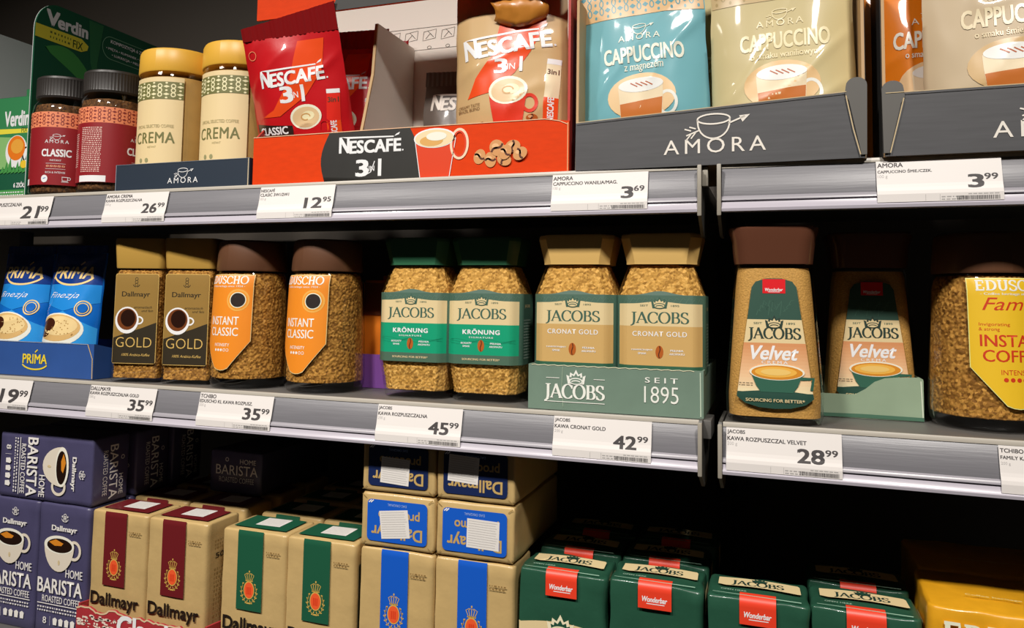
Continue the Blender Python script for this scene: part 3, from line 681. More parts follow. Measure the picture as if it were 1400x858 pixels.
def prima(label, loc, rz, seed, lean=0):
    r, fn = pouch('coffee_pouch', label, .100, .190, .026, seed, PB, loc, rz, lean, wr=.9, group='blue coffee pouches in the blue tray', seal=.012, gus=.8, sealm=PBD)
    a = Art(fn, .004, .004); w = .050; a.oy = .020
    a.poly([(-w*.98, .09), (0, .075), (w*.98, .09), (w*.96, .125), (-w*.96, .125)], C('1f7cc6', .22, coat=.5), 1)
    a.poly([(-w*.98, -.025), (w*.98, -.025), (w*.98, .05), (.0, .075), (-w*.98, .055)], PBL, 1)
    a.poly([(-w*.97, .118), (w*.97, .118), (w*.95, .169), (-w*.95, .169)], PBD, 2)
    a.text('PRIMA', -.002, .137, .076, .019, PGOLD, 3, .02, shear=.12); a.line([(.006, .1495), (.012, .155)], .003, PGOLD, 3)
    a.line(arc(0, .139, .04, .022, 205, 335, 14), .003, PGOLD, 3, thin=.003)
    a.text('Finezja', -.008, .099, .058, .012, WHITE, 3, -.01, shear=.45)
    a.ell(-.006, .046, .042, .026, C('e3ddcb', .35), 3); a.ell(-.006, .049, .038, .021, C('c9a468', .4), 4); a.ell(-.002, .052, .030, .015, C('d7bd86', .4), 5); a.ell(-.028, .047, .014, .013, C('3a1a0c', .3), 5); a.ell(-.020, .054, .012, .010, C('3a1a0c', .3), 6)
    r_ = random.Random(seed)
    for i in range(24): a.ell(r_.uniform(-.012, .026), .05+r_.uniform(-.013, .012), .0011, .0008, C('9b7338', .5), 6, 8)
    a.ring(.030, .080, .0105, .0115, .0018, PGOLD, 4); a.ring(.030, .080, .0075, .008, .0012, PGOLD, 4); a.ell(.030, .080, .006, .0068, PB, 5)
    a.build('printed_front', r); return r
prima('crinkled blue coffee pouch with folded top, at the outer end of its tray', (-1.152, .052, ZM+.0035), radians(5), 2, -.10)
prima('crinkled blue coffee pouch with white glare streak, nearer the square jars', (-1.043, .052, ZM+.0035), radians(6), 9, -.10)
r, fn = pouch('coffee_pouch', 'plain blue side of a coffee pouch behind the glare-streaked pouch', .09, .15, .026, 5, C('123f96', .3, coat=.3), (-.955, .135, ZM+.0035), radians(18), -.05, group='blue coffee pouches in the blue tray', seal=.012)
a = Art(fn, .005, .005); a.bars(-.004, .022, .03, .04, 2, WHITE, 1); a.bars(.004, .02, .05, .056, 1, WHITE, 1); a.build('printed_front', r)
BT = C('274a87', .55, var=.06, bscale=20)
xa, xb = W(-70, 500, .022).x, W(127, 510, .022).x
t, hw = tray('pouch_tray', 'dark blue cardboard tray with yellow lettering holding blue pouches', xa, xb, .022, .022, .2, ZM+.0005, .052, .052, BT, BT, side_h=(.045, .045))
a = Art(lambda u, v, h: Vector((u, -h, v))); xm = W(48, 490, .022).x-(xa+xb)/2; YL = C('d8c02f', .5)
a.text('PRIMA', xm, .026, .050, .014, YL, 2, .02); a.line([(xm+.0, .036), (xm+.005, .040)], .002, YL, 2); a.line(arc(xm, .022, .028, .012, 205, 335, 12), .0022, YL, 2, thin=.0022)
a.line([(hw-.012, .0515), (hw-.002, .03), (hw-.001, .001)], .0015, C('b59a6a', .8), 2); a.line([(-hw, .0515), (hw-.012, .0515)], .0008, C('8f9ab0', .8), 2)
a.build('print', t)
# ---- orange pack in purple tray ------------------------------------------------
x0 = W(527, 450, .11).x
PUR = C('7d4a9c', .55)
t, hw = tray('pack_tray', 'purple cardboard tray mostly hidden between two kinds of jar', x0-.05, x0+.05, .112, .112, .12, ZM+.0005, .047, .047, PUR, PUR)
t = thing('coffee_pack', 'orange coffee pack with a dark top standing in the purple tray', 'coffee pack', (x0, .165, ZM+.003))
MB().loft([[(x, y, z) for x, y in rrect(.044+o, .045+o, .004, 2)] for z, o in ((0, -.002), (.004, 0), (.146, 0), (.150, -.002))], C('e0761c', .5)).build('pack_body', t)
MB().box(-.04, .04, -.0465, -.0452, .10, .146, C('5a2a12', .5)).build('dark_band', t); MB().box(-.03, .03, -.012, .012, .150, .158, C('e0761c', .5), .002).build('folded_top', t)
# ================================================================ UPPER SHELF
KB = 1.096
def sidemap(u, v, h): return Vector((h, u*KB, (v+.149)*KB-.149))
VG = C('155238', .5); VG2 = C('3f8a43', .5); YEL = C('d9cd3e', .5); CARD = C('efe4db', .7)
# ---- green tea display box -----------------------------------------------------
X1 = -1.113*KB; t = thing('display_box', 'tall green cardboard display box with a white lined side and rounded corner', 'display box', (X1, .105, ZT))
zt = .3705; dp = .30
side = [(0, 0), (dp, 0), (dp, zt)]+arc(.046, zt-.055, .046, .055, 90, 180, 10)
MB().prism(side, lambda u, v, h: (-h, u, v), .003, VG).build('printed_side', t, 0)
MB().prism(side, lambda u, v, h: (-.0032-h, u, v), .001, CARD).build('inner_lining', t, 0)
xo = -.25
MB().prism(side, lambda u, v, h: (xo-h, u, v), .003, CARD).build('white_side', t, 0)
MB().box(xo, -.004, dp, dp+.003, 0, zt*.98, VG).build('back_wall', t, 0); MB().box(xo, -.004, 0, .003, 0, .012, VG).build('front_lip', t, 0)
a = Art(sidemap, None, None, base=.0003)
a.text('V', .030, .3005, .022, .024, WHITE, 2, .04); a.text('erdin', .068, .2985, .056, .0205, WHITE, 2, .04)
a.poly([(0, .262), (.085, .262), (.097, .268), (.099, .288-.012), (.085, .2845), (0, .2835)], YEL, 1)
a.text('FIX', .078, .2715, .019, .013, C('2d4a1e', .5), 3, .01); a.bars(.026, .066, .265, .281, 2, C('5d6a2a', .5), 2, 4)
a.poly([(.018, .252)]+[(.018+.105*i/10, .250-.0*i+.018*sin(i*.31)-.05*(i/10)**2) for i in range(11)]+[(.123, .185)]+[(.123-.105*i/10, .185+.062*(i/10)**.8) for i in range(10)], VG2, 1)
a.poly([(.098, .322), (.128, .322), (.118, .25), (.123, .19), (.104, .25)], C('2c6b42', .5), 1)
a.text('KOMPOZYCJA 6 ZIÓŁ', .185, .300, .082, .009, WHITE, 2, .03); a.text('• MIĘTA • RUMIANEK • KOPER •', .185, .286, .100, .0055, WHITE, 2, .02); a.text('• LUKRECJA • MELISA •', .185, .276, .075, .0055, WHITE, 2, .02)
a.line([(.245, .268)]+arc(.145, .288, .018, .020, 270, 90, 10)+[(.245, .308)], .001, C('7fae8d', .5), 2)
a.build('print', t)
def teabox(label, x1, yf, w, h, d):
    t = thing('tea_box', label, 'tea box', (x1-w, yf, ZT+.0005), 0, 'green tea boxes in the display box')
    MB().box(0, w, 0, d, 0, h, VG, .001).build('carton', t)
    a = Art(lambda u, v, h_: Vector((w+u, -h_, v)), base=.0003); s = w
    a.rect(-s, h*.55, -.006, h-.001, C('2f7a4a', .5), 1); a.rect(-.006, 0, 0, h, C('4f9e55', .5), 1); a.poly([(-s, h*.33), (-.014, h*.36), (-.004, h*.5), (-.02, h*.62), (-s, h*.66)], C('7fae6a', .5), 2)
    a.text('Verdin', -.006, h*.80, .058, .026, WHITE, 3, .035, al='r'); a.poly([(-s, h*.665), (-.008, h*.665), (-.003, h*.70), (-s, h*.72)], YEL, 3); a.text('FIX', -.008, h*.692, .014, .0085, C('2d4a1e', .5), 4, .01, al='r')
    a.ell(-.032, h*.50, .026, .029, WHITE, 4); a.ell(-.032, h*.53, .021, .022, C('d8711c', .4), 5); a.ring(-.008, h*.47, .008, .012, .003, WHITE, 4); a.ell(-.03, h*.545, .015, .013, C('e69a3a', .4), 6)
    for i in range(8): a.poly([(-.07+i*.009, h*.30), (-.062+i*.009, h*.37+.008*(i % 3)), (-.058+i*.009, h*.32)], VG2, 7)
    a.ell(-.012, h*.38, .008, .007, C('e2b52c', .5), 8)
    a.text('6 ZIÓŁ', -.008, h*.20, .026, .010, WHITE, 3, .03, al='r'); a.rect(-s, h*.085, -.006, h*.155, VG2, 2, r=.004); a.bars(-s, -.009, h*.095, h*.145, 2, WHITE, 3, 6); a.build('print', t)
teabox('green tea box with amber glass cup picture at the front of the display box', X1-.0065, .113, .125, .197, .06)
teabox('taller green tea box set back behind the amber cup tea box', X1-.022, .19, .10, .238, .06)
# ---- dark red jars with ribbed lids ---------------------------------------------
def ribbed(r, z0, z1, m, parent, name='lid', n=64, d=.0009):
    rings = []
    for z, s, k in ((z0, .97, 0), (z0+.003, 1, 0), (z0+.005, 1, 1), (z1-.006, 1, 1), (z1-.004, 1.0, 0), (z1-.001, .985, 0), (z1, .95, 0)):
        rings.append([((r*s-(d if k and i % 2 else 0))*cos(pi*i/n), (r*s-(d if k and i % 2 else 0))*sin(pi*i/n), z) for i in range(2*n)])
    return MB().loft(rings, m).build(name, parent, 25)
CS = Shell([(0, .045, .045, .045), (.003, .047, .047, .047), (.009, .0495, .0495, .0495), (.128, .0495, .0495, .0495), (.140, .0475, .0475, .0475), (.148, .042, .042, .042), (.158, .041, .041, .041)], 9)
MAR = C('84191f', .42); COR = C('e8815a', .45)
def classic(label, x, yf, rz):
    t = thing('coffee_jar', label, 'coffee jar', (x, yf+.05, ZT), rz, 'small jars with black ribbed lids')
    jar_body(CS, [s[0] for s in CS.secs], t, GLASS); fill(CS, .008, .14, .0026, granules('very_dark_coffee', '3a2411', '50341a', '6d4a26'), t, step=.002)
    ribbed(.0455, .150, .183, C('2b2724', .45), t)
    a = Art(CS.map, .004); per = pi*.0505
    a.rect(-per*.98, .018, per*.98, .104, MAR, 1); a.rect(-per*.98, .104, per*.98, .127, COR, 1); ornament(a, -per*.97, per*.97, .1055, .1255, C('7d2a22', .5), 45, 2)
    amora_mark(a, 0, .088, .034, WHITE, MAR, 3); a.text('CLASSIC', 0, .0655, .042, .0105, WHITE, 3, .035); a.text('INSTANT', 0, .0545, .016, .0026, WHITE, 3, 0)
    a.rect(-.014, .0495, .014, .0499, WHITE, 3); a.rect(-.014, .0415, .014, .0419, WHITE, 3)
    for i in range(5): bean(a, -.011+i*.0055, .0457, .0046, .0036, 3, C('c98b6a', .5), MAR)
    a.text('RICH & INTENSE', 0, .0365, .028, .0028, WHITE, 3, 0)
    a.ell(-.015, .027, .005, .0055, WHITE, 3); a.line([(-.017, .027), (-.013, .0285)], .0012, C('3a7ab0', .5), 4); a.line([(.010, .0300), (.0105, .0245), (.0175, .0245), (.018, .0300), (.010, .030)], .0011, WHITE, 3); a.ring(.0195, .028, .002, .002, .0008, WHITE, 3, 12); a.rect(.009, .0225, .019, .0232, WHITE, 3)
    for s in (1, -1):
        a.bars(s*.075-.016, s*.075+.018, .032, .098, 24, C('d9b9ae', .5), 2, 8+s); a.rect(s*.075-.018, .0185, s*.075+.026, .0275, WHITE, 2)
        a.bars(s*.118-.018, s*.118+.018, .04, .09, 16, C('d9b9ae', .5), 2, 18+s)
    a.build('label', t); return t
j1 = classic('dark red label jar with black ribbed lid, beside the tall green display box', -1.085, .016, radians(34))
j1.scale = (1, 1, 1.06)
dup(j1, 'dark red label jar with black ribbed lid, its fine print turned forward', (-.982, .013+.05, ZT), radians(94))
# ---- yellow lidded crema jars -----------------------------------------------------
MS = Shell([(0, .054, .054, .054), (.003, .0565, .0565, .0565), (.010, .058, .058, .058), (.168, .058, .058, .058), (.176, .0565, .0565, .0565), (.182, .055, .055, .055)], 9)
def crema(label, x, yf, rz):
    t = thing('coffee_jar', label, 'coffee jar', (x, yf+.058, ZT+.002), rz, 'tall jars with yellow lids')
    jar_body(MS, [s[0] for s in MS.secs], t, GLASS)
    MB().loft([MS.ring(.008+.164*i/12, -.003) for i in range(13)], C('b08c4c', .6, var=.1, bscale=25, bump=.1)).build('crema_powder', t, 40)
    l = Shell([(.180, .0575, .0575, .0575), (.182, .0585, .0585, .0585), (.211, .0575, .0575, .0575), (.215, .0555, .0555, .0555)], 9); lid(l, [s[0] for s in l.secs], C('d3a23a', .4), t)
    a = Art(MS.map, .004); LB = C('d5bf90', .45); OL = C('6b6a3c', .45); hw = .043
    a.rect(-hw, .010, hw, .170, LB, 1); a.rect(-hw, .137, hw, .163, OL, 2); ornament(a, -hw, hw, .1385, .1615, C('ddd2a8', .5), 9, 3)
    a.text('SPECIAL SELECTED COFFEE', 0, .0965, .062, .0045, C('a0966a', .5), 3, 0); a.text('CREMA', 0, .0795, .066, .0165, OL, 3, .015, space=1.1); a.text('INSTANT', 0, .0655, .014, .003, C('a0966a', .5), 3, 0)
    for i in range(2): a.ell(-.006+i*.012-.014, .046, .003, .0035, C('8d8a62', .5), 3, 12)
    a.build('label', t); return t
m1 = crema('yellow-lidded tall jar of pale crema, next to the dark red label jars', -.868, .019, radians(6))
dup(m1, 'yellow-lidded tall jar of pale crema, partly behind the red pouch', (-.750, .020+.058, ZT+.002), radians(4))
NAVY = C('1c2836', .55)
xa, xb = W(158, 245, .012).x, W(341, 240, .012).x
t, hw = tray('jar_tray', 'dark navy cardboard tray with white cup emblem under the yellow-lidded jars', xa, xb, .012, .012, .17, ZT+.0005, .041, .041, NAVY, NAVY, side_h=(.04, .04))
a = Art(lambda u, v, h: Vector((u, -h, v))); amora_mark(a, .005, .0225, .054, WHITE, NAVY, 2); a.line([(-hw, .0405), (hw, .0405)], .0008, C('5c6672', .7), 1); a.line([(hw-.002, 0), (hw-.002, .04)], .0014, C('b9a98a', .7), 1); a.line([(-hw+.001, 0), (-hw+.001, .04)], .001, C('7c8692', .7), 1); a.build('print', t)
# ---- orange and black window carton -------------------------------------------------
ORG = C('c63706', .6, spec=.15, var=.05, bscale=60, stretch=(1, 1, 3)); CBLK = C('23221f', .5, var=.1, bscale=40); WIN = C('d5ccc2', .75); REDP = C('a3261c', .5)
xa, xb = -.672, -.225; cx = (xa+xb)/2; hw = (xb-xa)/2; yc = .008
t = thing('display_carton', 'orange and black open cardboard carton with white insides and coffee bean print', 'carton', (cx, yc, ZT+.0005)); cz = .230; cd = .165
MB().prism([(-hw, 0), (hw, 0), (hw, .062), (hw-.03, .066), (0, .067), (-hw, .067)], lambda u, v, h: (u, h, v), .003, ORG).build('front_wall', t, 0)
MB().box(-hw, hw, cd, cd+.003, 0, cz+.10, WIN).build('back_wall', t, 0); MB().box(-hw, hw, .003, cd, .0004, .0014, WIN).build('bottom', t, 0)
MB().prism([(.003, 0), (cd, 0), (cd, cz), (.003, cz)], lambda u, v, h: (hw-.003+h, u, v), .003, REDP).build('side_wall', t, 0)
MB().prism([(.003, 0), (cd, 0), (cd, cz), (.09, cz), (.06, .12), (.003, .067)], lambda u, v, h: (-hw+h, u, v), .003, REDP).build('side_wall', t, 0)
MB().box(-hw, hw, -.003, 0, cz, cz+.092, ORG).build('header', t, 0)
dx = -.516-cx
dv = MB().prism([(.004, .002), (cd-.002, .002), (cd-.002, cz-.001), (.052, cz-.001), (.045, .155)], lambda u, v, h: (dx+.0*u+h, u, v), .003, WIN).build('divider', t, 0)
MB().prism([(.0038, .02), (.0448, .155), (.0518, cz-.002), (.0495, cz-.002), (.0425, .155), (.0015, .02)], lambda u, v, h: (dx-.0005+h, u, v), .004, KRAFT).build('cut_edge', dv, 0)
a = Art(lambda u, v, h: Vector((u, -h, v)), base=.0004); X = lambda px: W(px, 205, yc).x-cx
bl = [(X(440), 0)]+[(X(440)+.006-.012*sin(i/8*pi)*.8+.006*i/8, .067*i/8) for i in range(9)]+[(X(560), .067), (X(566), .055), (X(575), .02), (X(578), 0)]
a.poly(bl, CBLK, 1)
def nescafe(a, x, y, w, m, L=3, rot=0, dot=True):
    h = w*.175; c, n = cos(rot), sin(rot); P = lambda u, v: (x+u*w*c-v*w*n, y+u*w*n+v*w*c)
    a.text('N', *P(-.425, .035), w*.15, h*1.22, m, L, .04, rot=rot); a.text('ESCAFE', *P(.07, 0), w*.80, h, m, L, .035, rot=rot)
    a.poly([P(-.49, .155), P(.36, .13), P(.36, .112), P(-.36, .125)], m, L); a.poly([P(.37, .125), P(.44, .145), P(.455, .18), P(.40, .155)], m, L)
    if dot: a.ell(*P(.505, -.075), w*.012, w*.012, m, L, 10)
nescafe(a, X(507), .0455, .092, WHITE, 3); a.text('3', X(497)-.001, .0175, .0165, .021, WHITE, 3, .03); a.text('IN', X(509), .0165, .008, .0065, WHITE, 3, .01); a.text('1', X(520), .0175, 0, .021, WHITE, 3, .03); a.line([(X(504), .010), (X(508), .012), (X(513), .026)], .0012, WHITE, 3)
MUGR = C('c8380f', .45)
x0 = X(594); a.poly([(x0-.027, .050), (x0-.024, .03), (x0-.019, .001), (x0+.021, .001), (x0+.026, .03), (x0+.029, .050)], MUGR, 3); a.line([(x0-.027, .05), (x0-.019, .001)], .0009, WHITE, 4); a.line([(x0+.029, .05), (x0+.021, .001)], .0009, WHITE, 4)
a.ell(x0, .051, .0285, .0125, WHITE, 5, ); a.ell(x0, .0505, .0265, .0112, C('dcc59c', .45), 6); a.ell(x0-.004, .0475, .016, .0065, C('c99a54', .45), 7); a.ell(x0+.003, .053, .014, .0055, C('efe3cb', .45), 8)
a.ring(x0+.034, .042, .011, .018, .0035, C('d8c0a4', .5), 4); a.ring(x0+.034, .042, .0085, .0155, .0022, MUGR, 5)
for q, (bx, by) in enumerate(((656, .0245), (671, .020), (680, .034), (690, .0195), (702, .035), (712, .0255), (692, .028))): bean(a, X(bx), by, .019 if q != 2 else .021, .015 if q != 2 else .019, 3+q*3, C('c08a55', .45), BEAND, rot=1.2+q*.5)
a.line([(-hw, .0668), (0, .0668), (hw-.03, .0658), (hw-.012, .0625), (hw-.002, .058)], .0009, C('d8b08c', .8), 3); a.line([(hw-.0015, .002), (hw-.0015, .06)], .0014, C('cf8a5c', .8), 3)
a.build('front_print', t); a = Art(lambda u, v, h: Vector((u, -.003-h, cz+v))); XH = lambda px: W(px, 5, yc-.003).x-cx
a.poly([(XH(452), .0005), (XH(576), .0005), (XH(585), .0915), (XH(458), .0915), (XH(462), .02)], CBLK, 1)
a.build('header_print', t); a = Art(lambda u, v, h: Vector((u*.8-.085, cd-h, .2105+v*.55))); GR = C('5d564f', .6)   # pictogram strip under the top panel
for i, q in enumerate((-.020, .018, .056, .094)):
    a.line([(q-.014, .055), (q+.012, .06), (q+.014, .085), (q-.012, .08), (q-.014, .055)], .0012, GR, 1); a.line([(q-.008, .06), (q+.002, .075), (q+.008, .064), (q-.004, .082)], .001, GR, 1); a.ring(q, .035, .004, .004, .001, GR, 1, 14)
a.line([(-.04, .030), (.12, .030), (.12, .092), (-.04, .092), (-.04, .030)], .0011, GR, 1)
a.build('folding_pictogram', t)
# ---- glossy foil pouches ---------------------------------------------------------------
RF = C('b3141b', .35, coat=.5, bump=.1, bscale=40, spec=.3); RFD = C('7c1214', .3, coat=.4); FLAME = C('e5481c', .25, coat=.4)
def mug(a, x, y, w, body, L, r1='e9dcc2', r2='cdb084'):
    a.ring(x+w*.55, y-w*.35, w*.17, w*.2, w*.085, body, L); a.poly([(x-w*.5, y), (x-w*.36, y-w*.85), (x+w*.36, y-w*.85), (x+w*.5, y)], body, L+1)
    a.ell(x, y, w*.5, w*.36, C(r1, .35), L+2); a.ell(x, y-w*.01, w*.43, w*.30, C(r2, .35), L+3); a.ell(x+w*.08, y+w*.03, w*.2, w*.13, C('e3d0a6', .35), L+4); a.line(arc(x, y, w*.14, w*.09, 0, 300, 14), w*.035, C('b98c52', .4), L+5)
def stick(a, x, y, w, h, rot, L, base):
    c, n = cos(rot), sin(rot); P = lambda u, v: (x+u*c-v*n, y+u*n+v*c)
    R_ = lambda u0, v0, u1, v1, m, l: a.poly([P(u0, v0), P(u1, v0), P(u1, v1), P(u0, v1)], m, l)
    R_(-w/2, -h/2, w/2, h/2, base, L); R_(-w/2, -h*.5, w/2, -h*.1, FLAME, L+1); R_(-w/2, h*.42, w/2, h*.5, WHITE, L+1)
    a.text('3in1', *P(0, h*.30), w*.8, w*.38, WHITE if base is RF else C('5a3320', .5), L+2, .02, rot=rot); a.text('NESCAFE', *P(0, -h*.28), h*.36, w*.42, WHITE, L+2, .03, rot=rot+pi/2)
def red(label, x, y, rz, lean, roll, seed, full=True):
    w, h = .152, .203
    r, fn = pouch('coffee_pouch', label, w, h, .026, seed, RF, (x, y, ZT+.012), rz, lean, roll, wr=1.2, group='shiny red foil pouches', seal=.026, sealm=RFD, slope=.13 if seed == 11 else .02)
    a = Art(fn, .004, .004); a.oy = .031
    a.poly([(-.052, .066), (-.030, .075), (.0, .115), (.012, .163), (.052, .163), (.046, .12), (.02, .09), (-.02, .066)], FLAME, 1)
    nescafe(a, .002, .116, .100, WHITE, 3, .05); a.text('3', -.008, .094, .017, .021, WHITE, 3, .03); a.text('IN', .0045, .0925, .009, .008, WHITE, 3, .01); a.text('1', .016, .094, 0, .021, WHITE, 3, .03)
    mug(a, .018, .062, .046, RF, 3); a.poly([(-.069, .030), (-.005, .030), (-.002, .052), (-.069, .058)], C('2a1d18', .3, coat=.4), 2); a.text('CLASSIC', -.036, .047, .050, .010, WHITE, 3, .03); a.text('SMOOTH & RICH', -.036, .0365, .052, .0055, WHITE, 3, .015)
    stick(a, .056, .060, .017, .07, -.05, 2, C('d12a1e', .3)); a.ring(-.062, .151, .006, .006, .001, COR, 3); a.build('printed_front', r); return r
red('shiny red foil pouch leaning out of the orange carton, nearest the edge', -.614, .068, radians(3), .30, radians(-2.5), 11)
red('shiny red foil pouch directly behind the leaning front one', -.604, .107, radians(4), .02, radians(2), 23)
red('shiny red foil pouch deepest in the orange carton beside the white divider', -.599, .155, radians(4), .0, radians(2), 31)
BE = C('b99a6c', .4, coat=.35, bump=.08, bscale=40, spec=.25)
w, h = .150, .275
r, fn = pouch('coffee_pouch', 'cream foil pouch with red flame and red mug in the orange carton', w, h, .026, 3, BE, (-.309, .046, ZT+.003), radians(4), 0, radians(-1), wr=1.1, seal=.02)
a = Art(fn, .004, .004); z0 = .002
a.poly([(-.054, .100), (-.042, .125), (-.018, .155), (-.012, .185), (-.008, .21), (.045, .222), (.050, .19), (.030, .155), (.01, .128), (-.02, .105)], FLAME, 1)
W3 = C('efe7da', .3); nescafe(a, .0, .165, .118, W3, 4, .10); a.text('3', -.008, .138, .015, .018, W3, 4, .03); a.text('IN', .0055, .1365, .010, .008, W3, 4, .01); a.text('1', .018, .139, 0, .018, W3, 4, .03)
mug(a, .002, .106, .050, C('c8321c', .3, coat=.3), 3); bean(a, .032, .070, .014, .009, 4); bean(a, -.032, .064, .011, .009, 4); stick(a, .056, .103, .017, .082, -.08, 3, C('dccaa8', .3))
a.text('BRAZIL BLEND', -.052, .086, .034, .004, C('7a5a34', .5), 3, 0); a.text('CREAMY TASTE', -.052, .091, .034, .004, C('7a5a34', .5), 3, 0); a.build('printed_front', r)
# torn folded flap
b = MB(); F = C('b5762c', .35, coat=.3); vs = []
for j in range(9):
    for i in range(13):
        u = -.018+.068*i/12; v = .198+.040*j/8+.012*sin(i/12*pi)*(1-j/8)*-1
        vs.append((u+.004*sin(j*.9), fn(u, min(v, .232), 0).y-.004-.012*sin(j/8*pi)-.004*noise.noise((i*.7, j*.8, 2)), v))
b.add(vs, [(j*13+i, j*13+i+1, j*13+i+14, j*13+i+13) for j in range(8) for i in range(12)], F); o = b.build('folded_flap', r, 60); o.modifiers.new('thickness', 'SOLIDIFY').thickness = .0008
GY = C('5d544e', .35, coat=.3, bump=.1)
r, fn = pouch('coffee_pouch', 'grey foil pouch deep in the orange carton behind the cream pouch', .135, .155, .02, 8, GY, (-.417, .142, ZT+.003), radians(2), 0, radians(2), seal=.02)
a = Art(fn, .005, .005); a.poly([(-.05, .08), (.02, .09), (.05, .14), (.06, .14), (.05, .08), (.0, .06)], C('b8301c', .35), 1); W4 = C('cfc6bc', .4); nescafe(a, .0, .125, .105, W4, 3); a.text('2', .008, .102, .014, .017, W4, 3, .03); a.text('IN', .021, .101, .009, .007, W4, 3, .01); mug(a, .0, .075, .045, C('4a3a30', .4), 3); a.text('SWEETENED', -.04, .06, .035, .004, W4, 3, 0); a.build('printed_front', r)
# ---- grey trays with cappuccino pouches --------------------------------------------------
GT = C('464648', .5, var=.10, bscale=30, stretch=(.6, 1, 8)); GTE = C('2e2d2b', .6)
def captray(label, xa, ya, xb, yb, hA, hB, flaps, lx):
    t = thing('pouch_tray', label, 'tray', ((xa+xb)/2, (ya+yb)/2, ZT+.0005), atan2(yb-ya, xb-xa), 'dark grey cardboard pouch trays'); hw = math.hypot(xb-xa, yb-ya)/2; dp = .16
    MB().prism([(-hw+.003, 0), (hw-.003, 0), (hw-.003, hB), (-hw+.003, hA)], lambda u, v, h: (u, h, v), .003, GT).build('front_wall', t, 0)
    for s, hh in ((-1, hA), (1, hB)):
        x = s*(hw-.0035)-.0015
        MB().prism([(.003, 0), (dp, 0), (dp, .205), (.005, .205), (.0045, hh)], lambda u, v, h: (x+h, u, v), .003, C('b3926a', .7)).build('side_wall', t, 0)
        MB().prism([(.0035, 0), (dp, 0), (dp, .205), (.0075, .205), (.0065, hh)], lambda u, v, h: (x+(.003 if s > 0 else -.0008)+h, u, v), .0008, GTE).build('outer_face', t, 0)
        if s in flaps:
            q = hw+.0005; hx = .008; P = [(q-.007, .003), (q-.002, .003), (q-.001, hh+.004)]+arc(q-.011, hh+.004, .0100, .0085, 0, 180, 9)+[(q-.022, hh-.004), (q-.018, hh-.012)]
            MB().prism([(s*u, v) for u, v in P], lambda u, v, h: (u, -.0022+h, v), .002, C('54524e', .5)).build('corner_flap', t, 0)
    MB().box(-hw+.003, hw-.003, dp-.003, dp, 0, .205, C('8a7252', .7)).build('back_wall', t, 0); MB().box(-hw+.003, hw-.003, .003, dp-.003, .0004, .0014, KRAFT).build('bottom', t, 0)
    a = Art(lambda u, v, h: Vector((u, -h, v)), base=.0026); CE = C('b5a27e', .7); x0 = W(lx, 190, ya).x-(xa+xb)/2; hm = (hA+hB)/2
    a.line([(-hw+.004, hA), (hw-.02, hB-.002)], .0008, CE, 1)
    for s in flaps: a.line([(s*(hw-.0205), (hB if s > 0 else hA)-.006), (s*(hw-.014), .03), (s*(hw-.0075), .003)], .0011, CE, 1)
    W5 = C('d6d0c6', .5); a.build('cut_edge', t); a = Art(lambda u, v, h: Vector((u, -h, v))); amora_mark(a, x0, .0385, .108, W5, GT, 2); a.build('print', t); return t
captray('dark grey cardboard tray with full white cup emblem, holding blue and cream pouches', -.218, .000, .0935, -.006, .056, .071, (1,), 976)
captray('dark grey cardboard tray cut by the frame, holding the orange pouch', .1055, -.008, .43, -.008, .064, .066, (-1,), 1448)
PEACH = C('d9b98c', .35); COFG = C('b8692c', .35)
def cappu(name_lbl, film, x, y, rz, roll, seed, title, sub, txt, blob, head, w=.153, h=.228, seal=.02, glare=1.0):
    r, fn = pouch('cappuccino_pouch', name_lbl, w, h, .022, seed, film, (x, y, ZT+.004), rz, 0, roll, wr=1.15*glare, group='glossy cappuccino pouches', seal=seal, cat='pouch', gus=.7)
    a = Art(fn, .004, .004); a.oy = .019; hw = w/2
    if head: a.rect(-hw*.985, .166, hw*.985, h-.020, head[0], 1); ornament(a, -hw*.96, hw*.96, .170, h-.022, head[1], 19, 2)
    amora_mark(a, 0, .146, .050, txt, film, 3); a.text(title, .004, .117, .094, .019, txt, 3, .03); a.text(sub, .004, .099, .072 if len(sub) > 12 else .046, .0095, txt, 3, .012)
    a.ell(.0, .066, .040, .027, blob, 2); MK = C('d8c7a6', .35)
    a.ring(.030, .055, .010, .013, .0035, C('e6e0d0', .35), 3); a.poly([(-.027, .078), (-.024, .03), (-.02, .012), (.018, .012), (.023, .03), (.026, .078)], MK, 4); a.poly([(-.0255, .058), (-.024, .035), (.0225, .035), (.0245, .062)], COFG, 5); a.poly([(-.024, .036), (-.021, .016), (.019, .016), (.022, .036)], C('dba25c', .35), 5); a.ell(0, .079, .0265, .0085, C('efe6d4', .35), 6)
    for i in range(4): a.line([(-.012+i*.006, .082), (-.004+i*.006, .077)], .0013, C('a8562e', .4), 7)
    a.build('printed_front', r); return r
FB = C('6ba2aa', .4, coat=.45, bump=.05, bscale=30, spec=.2); FC = C('bcae82', .4, coat=.4, bump=.05, bscale=30, spec=.2); FO = C('cf7410', .4, coat=.35, bump=.05, bscale=30, spec=.2); FC2 = C('b8a689', .4, coat=.4, bump=.05, bscale=30, spec=.2); TXC = C('e3dcc8', .3)
cappu('glossy blue cappuccino pouch with patterned top band in the dark grey tray', FB, -.139, .040, radians(1), radians(-2.5), 4, 'CAPPUCCINO', 'z magnezem', TXC, PEACH, (C('c7a476', .35), C('4f8a96', .35)))
PALE = C('d9cda4', .3)
cappu('cream cappuccino pouch mostly hidden behind the blue one and the front cream one', FC, -.03, .100, radians(-8), radians(-1), 14, 'CAPPUCCINO', 'o smaku waniliowym', TXC, C('d2b184', .35), None)
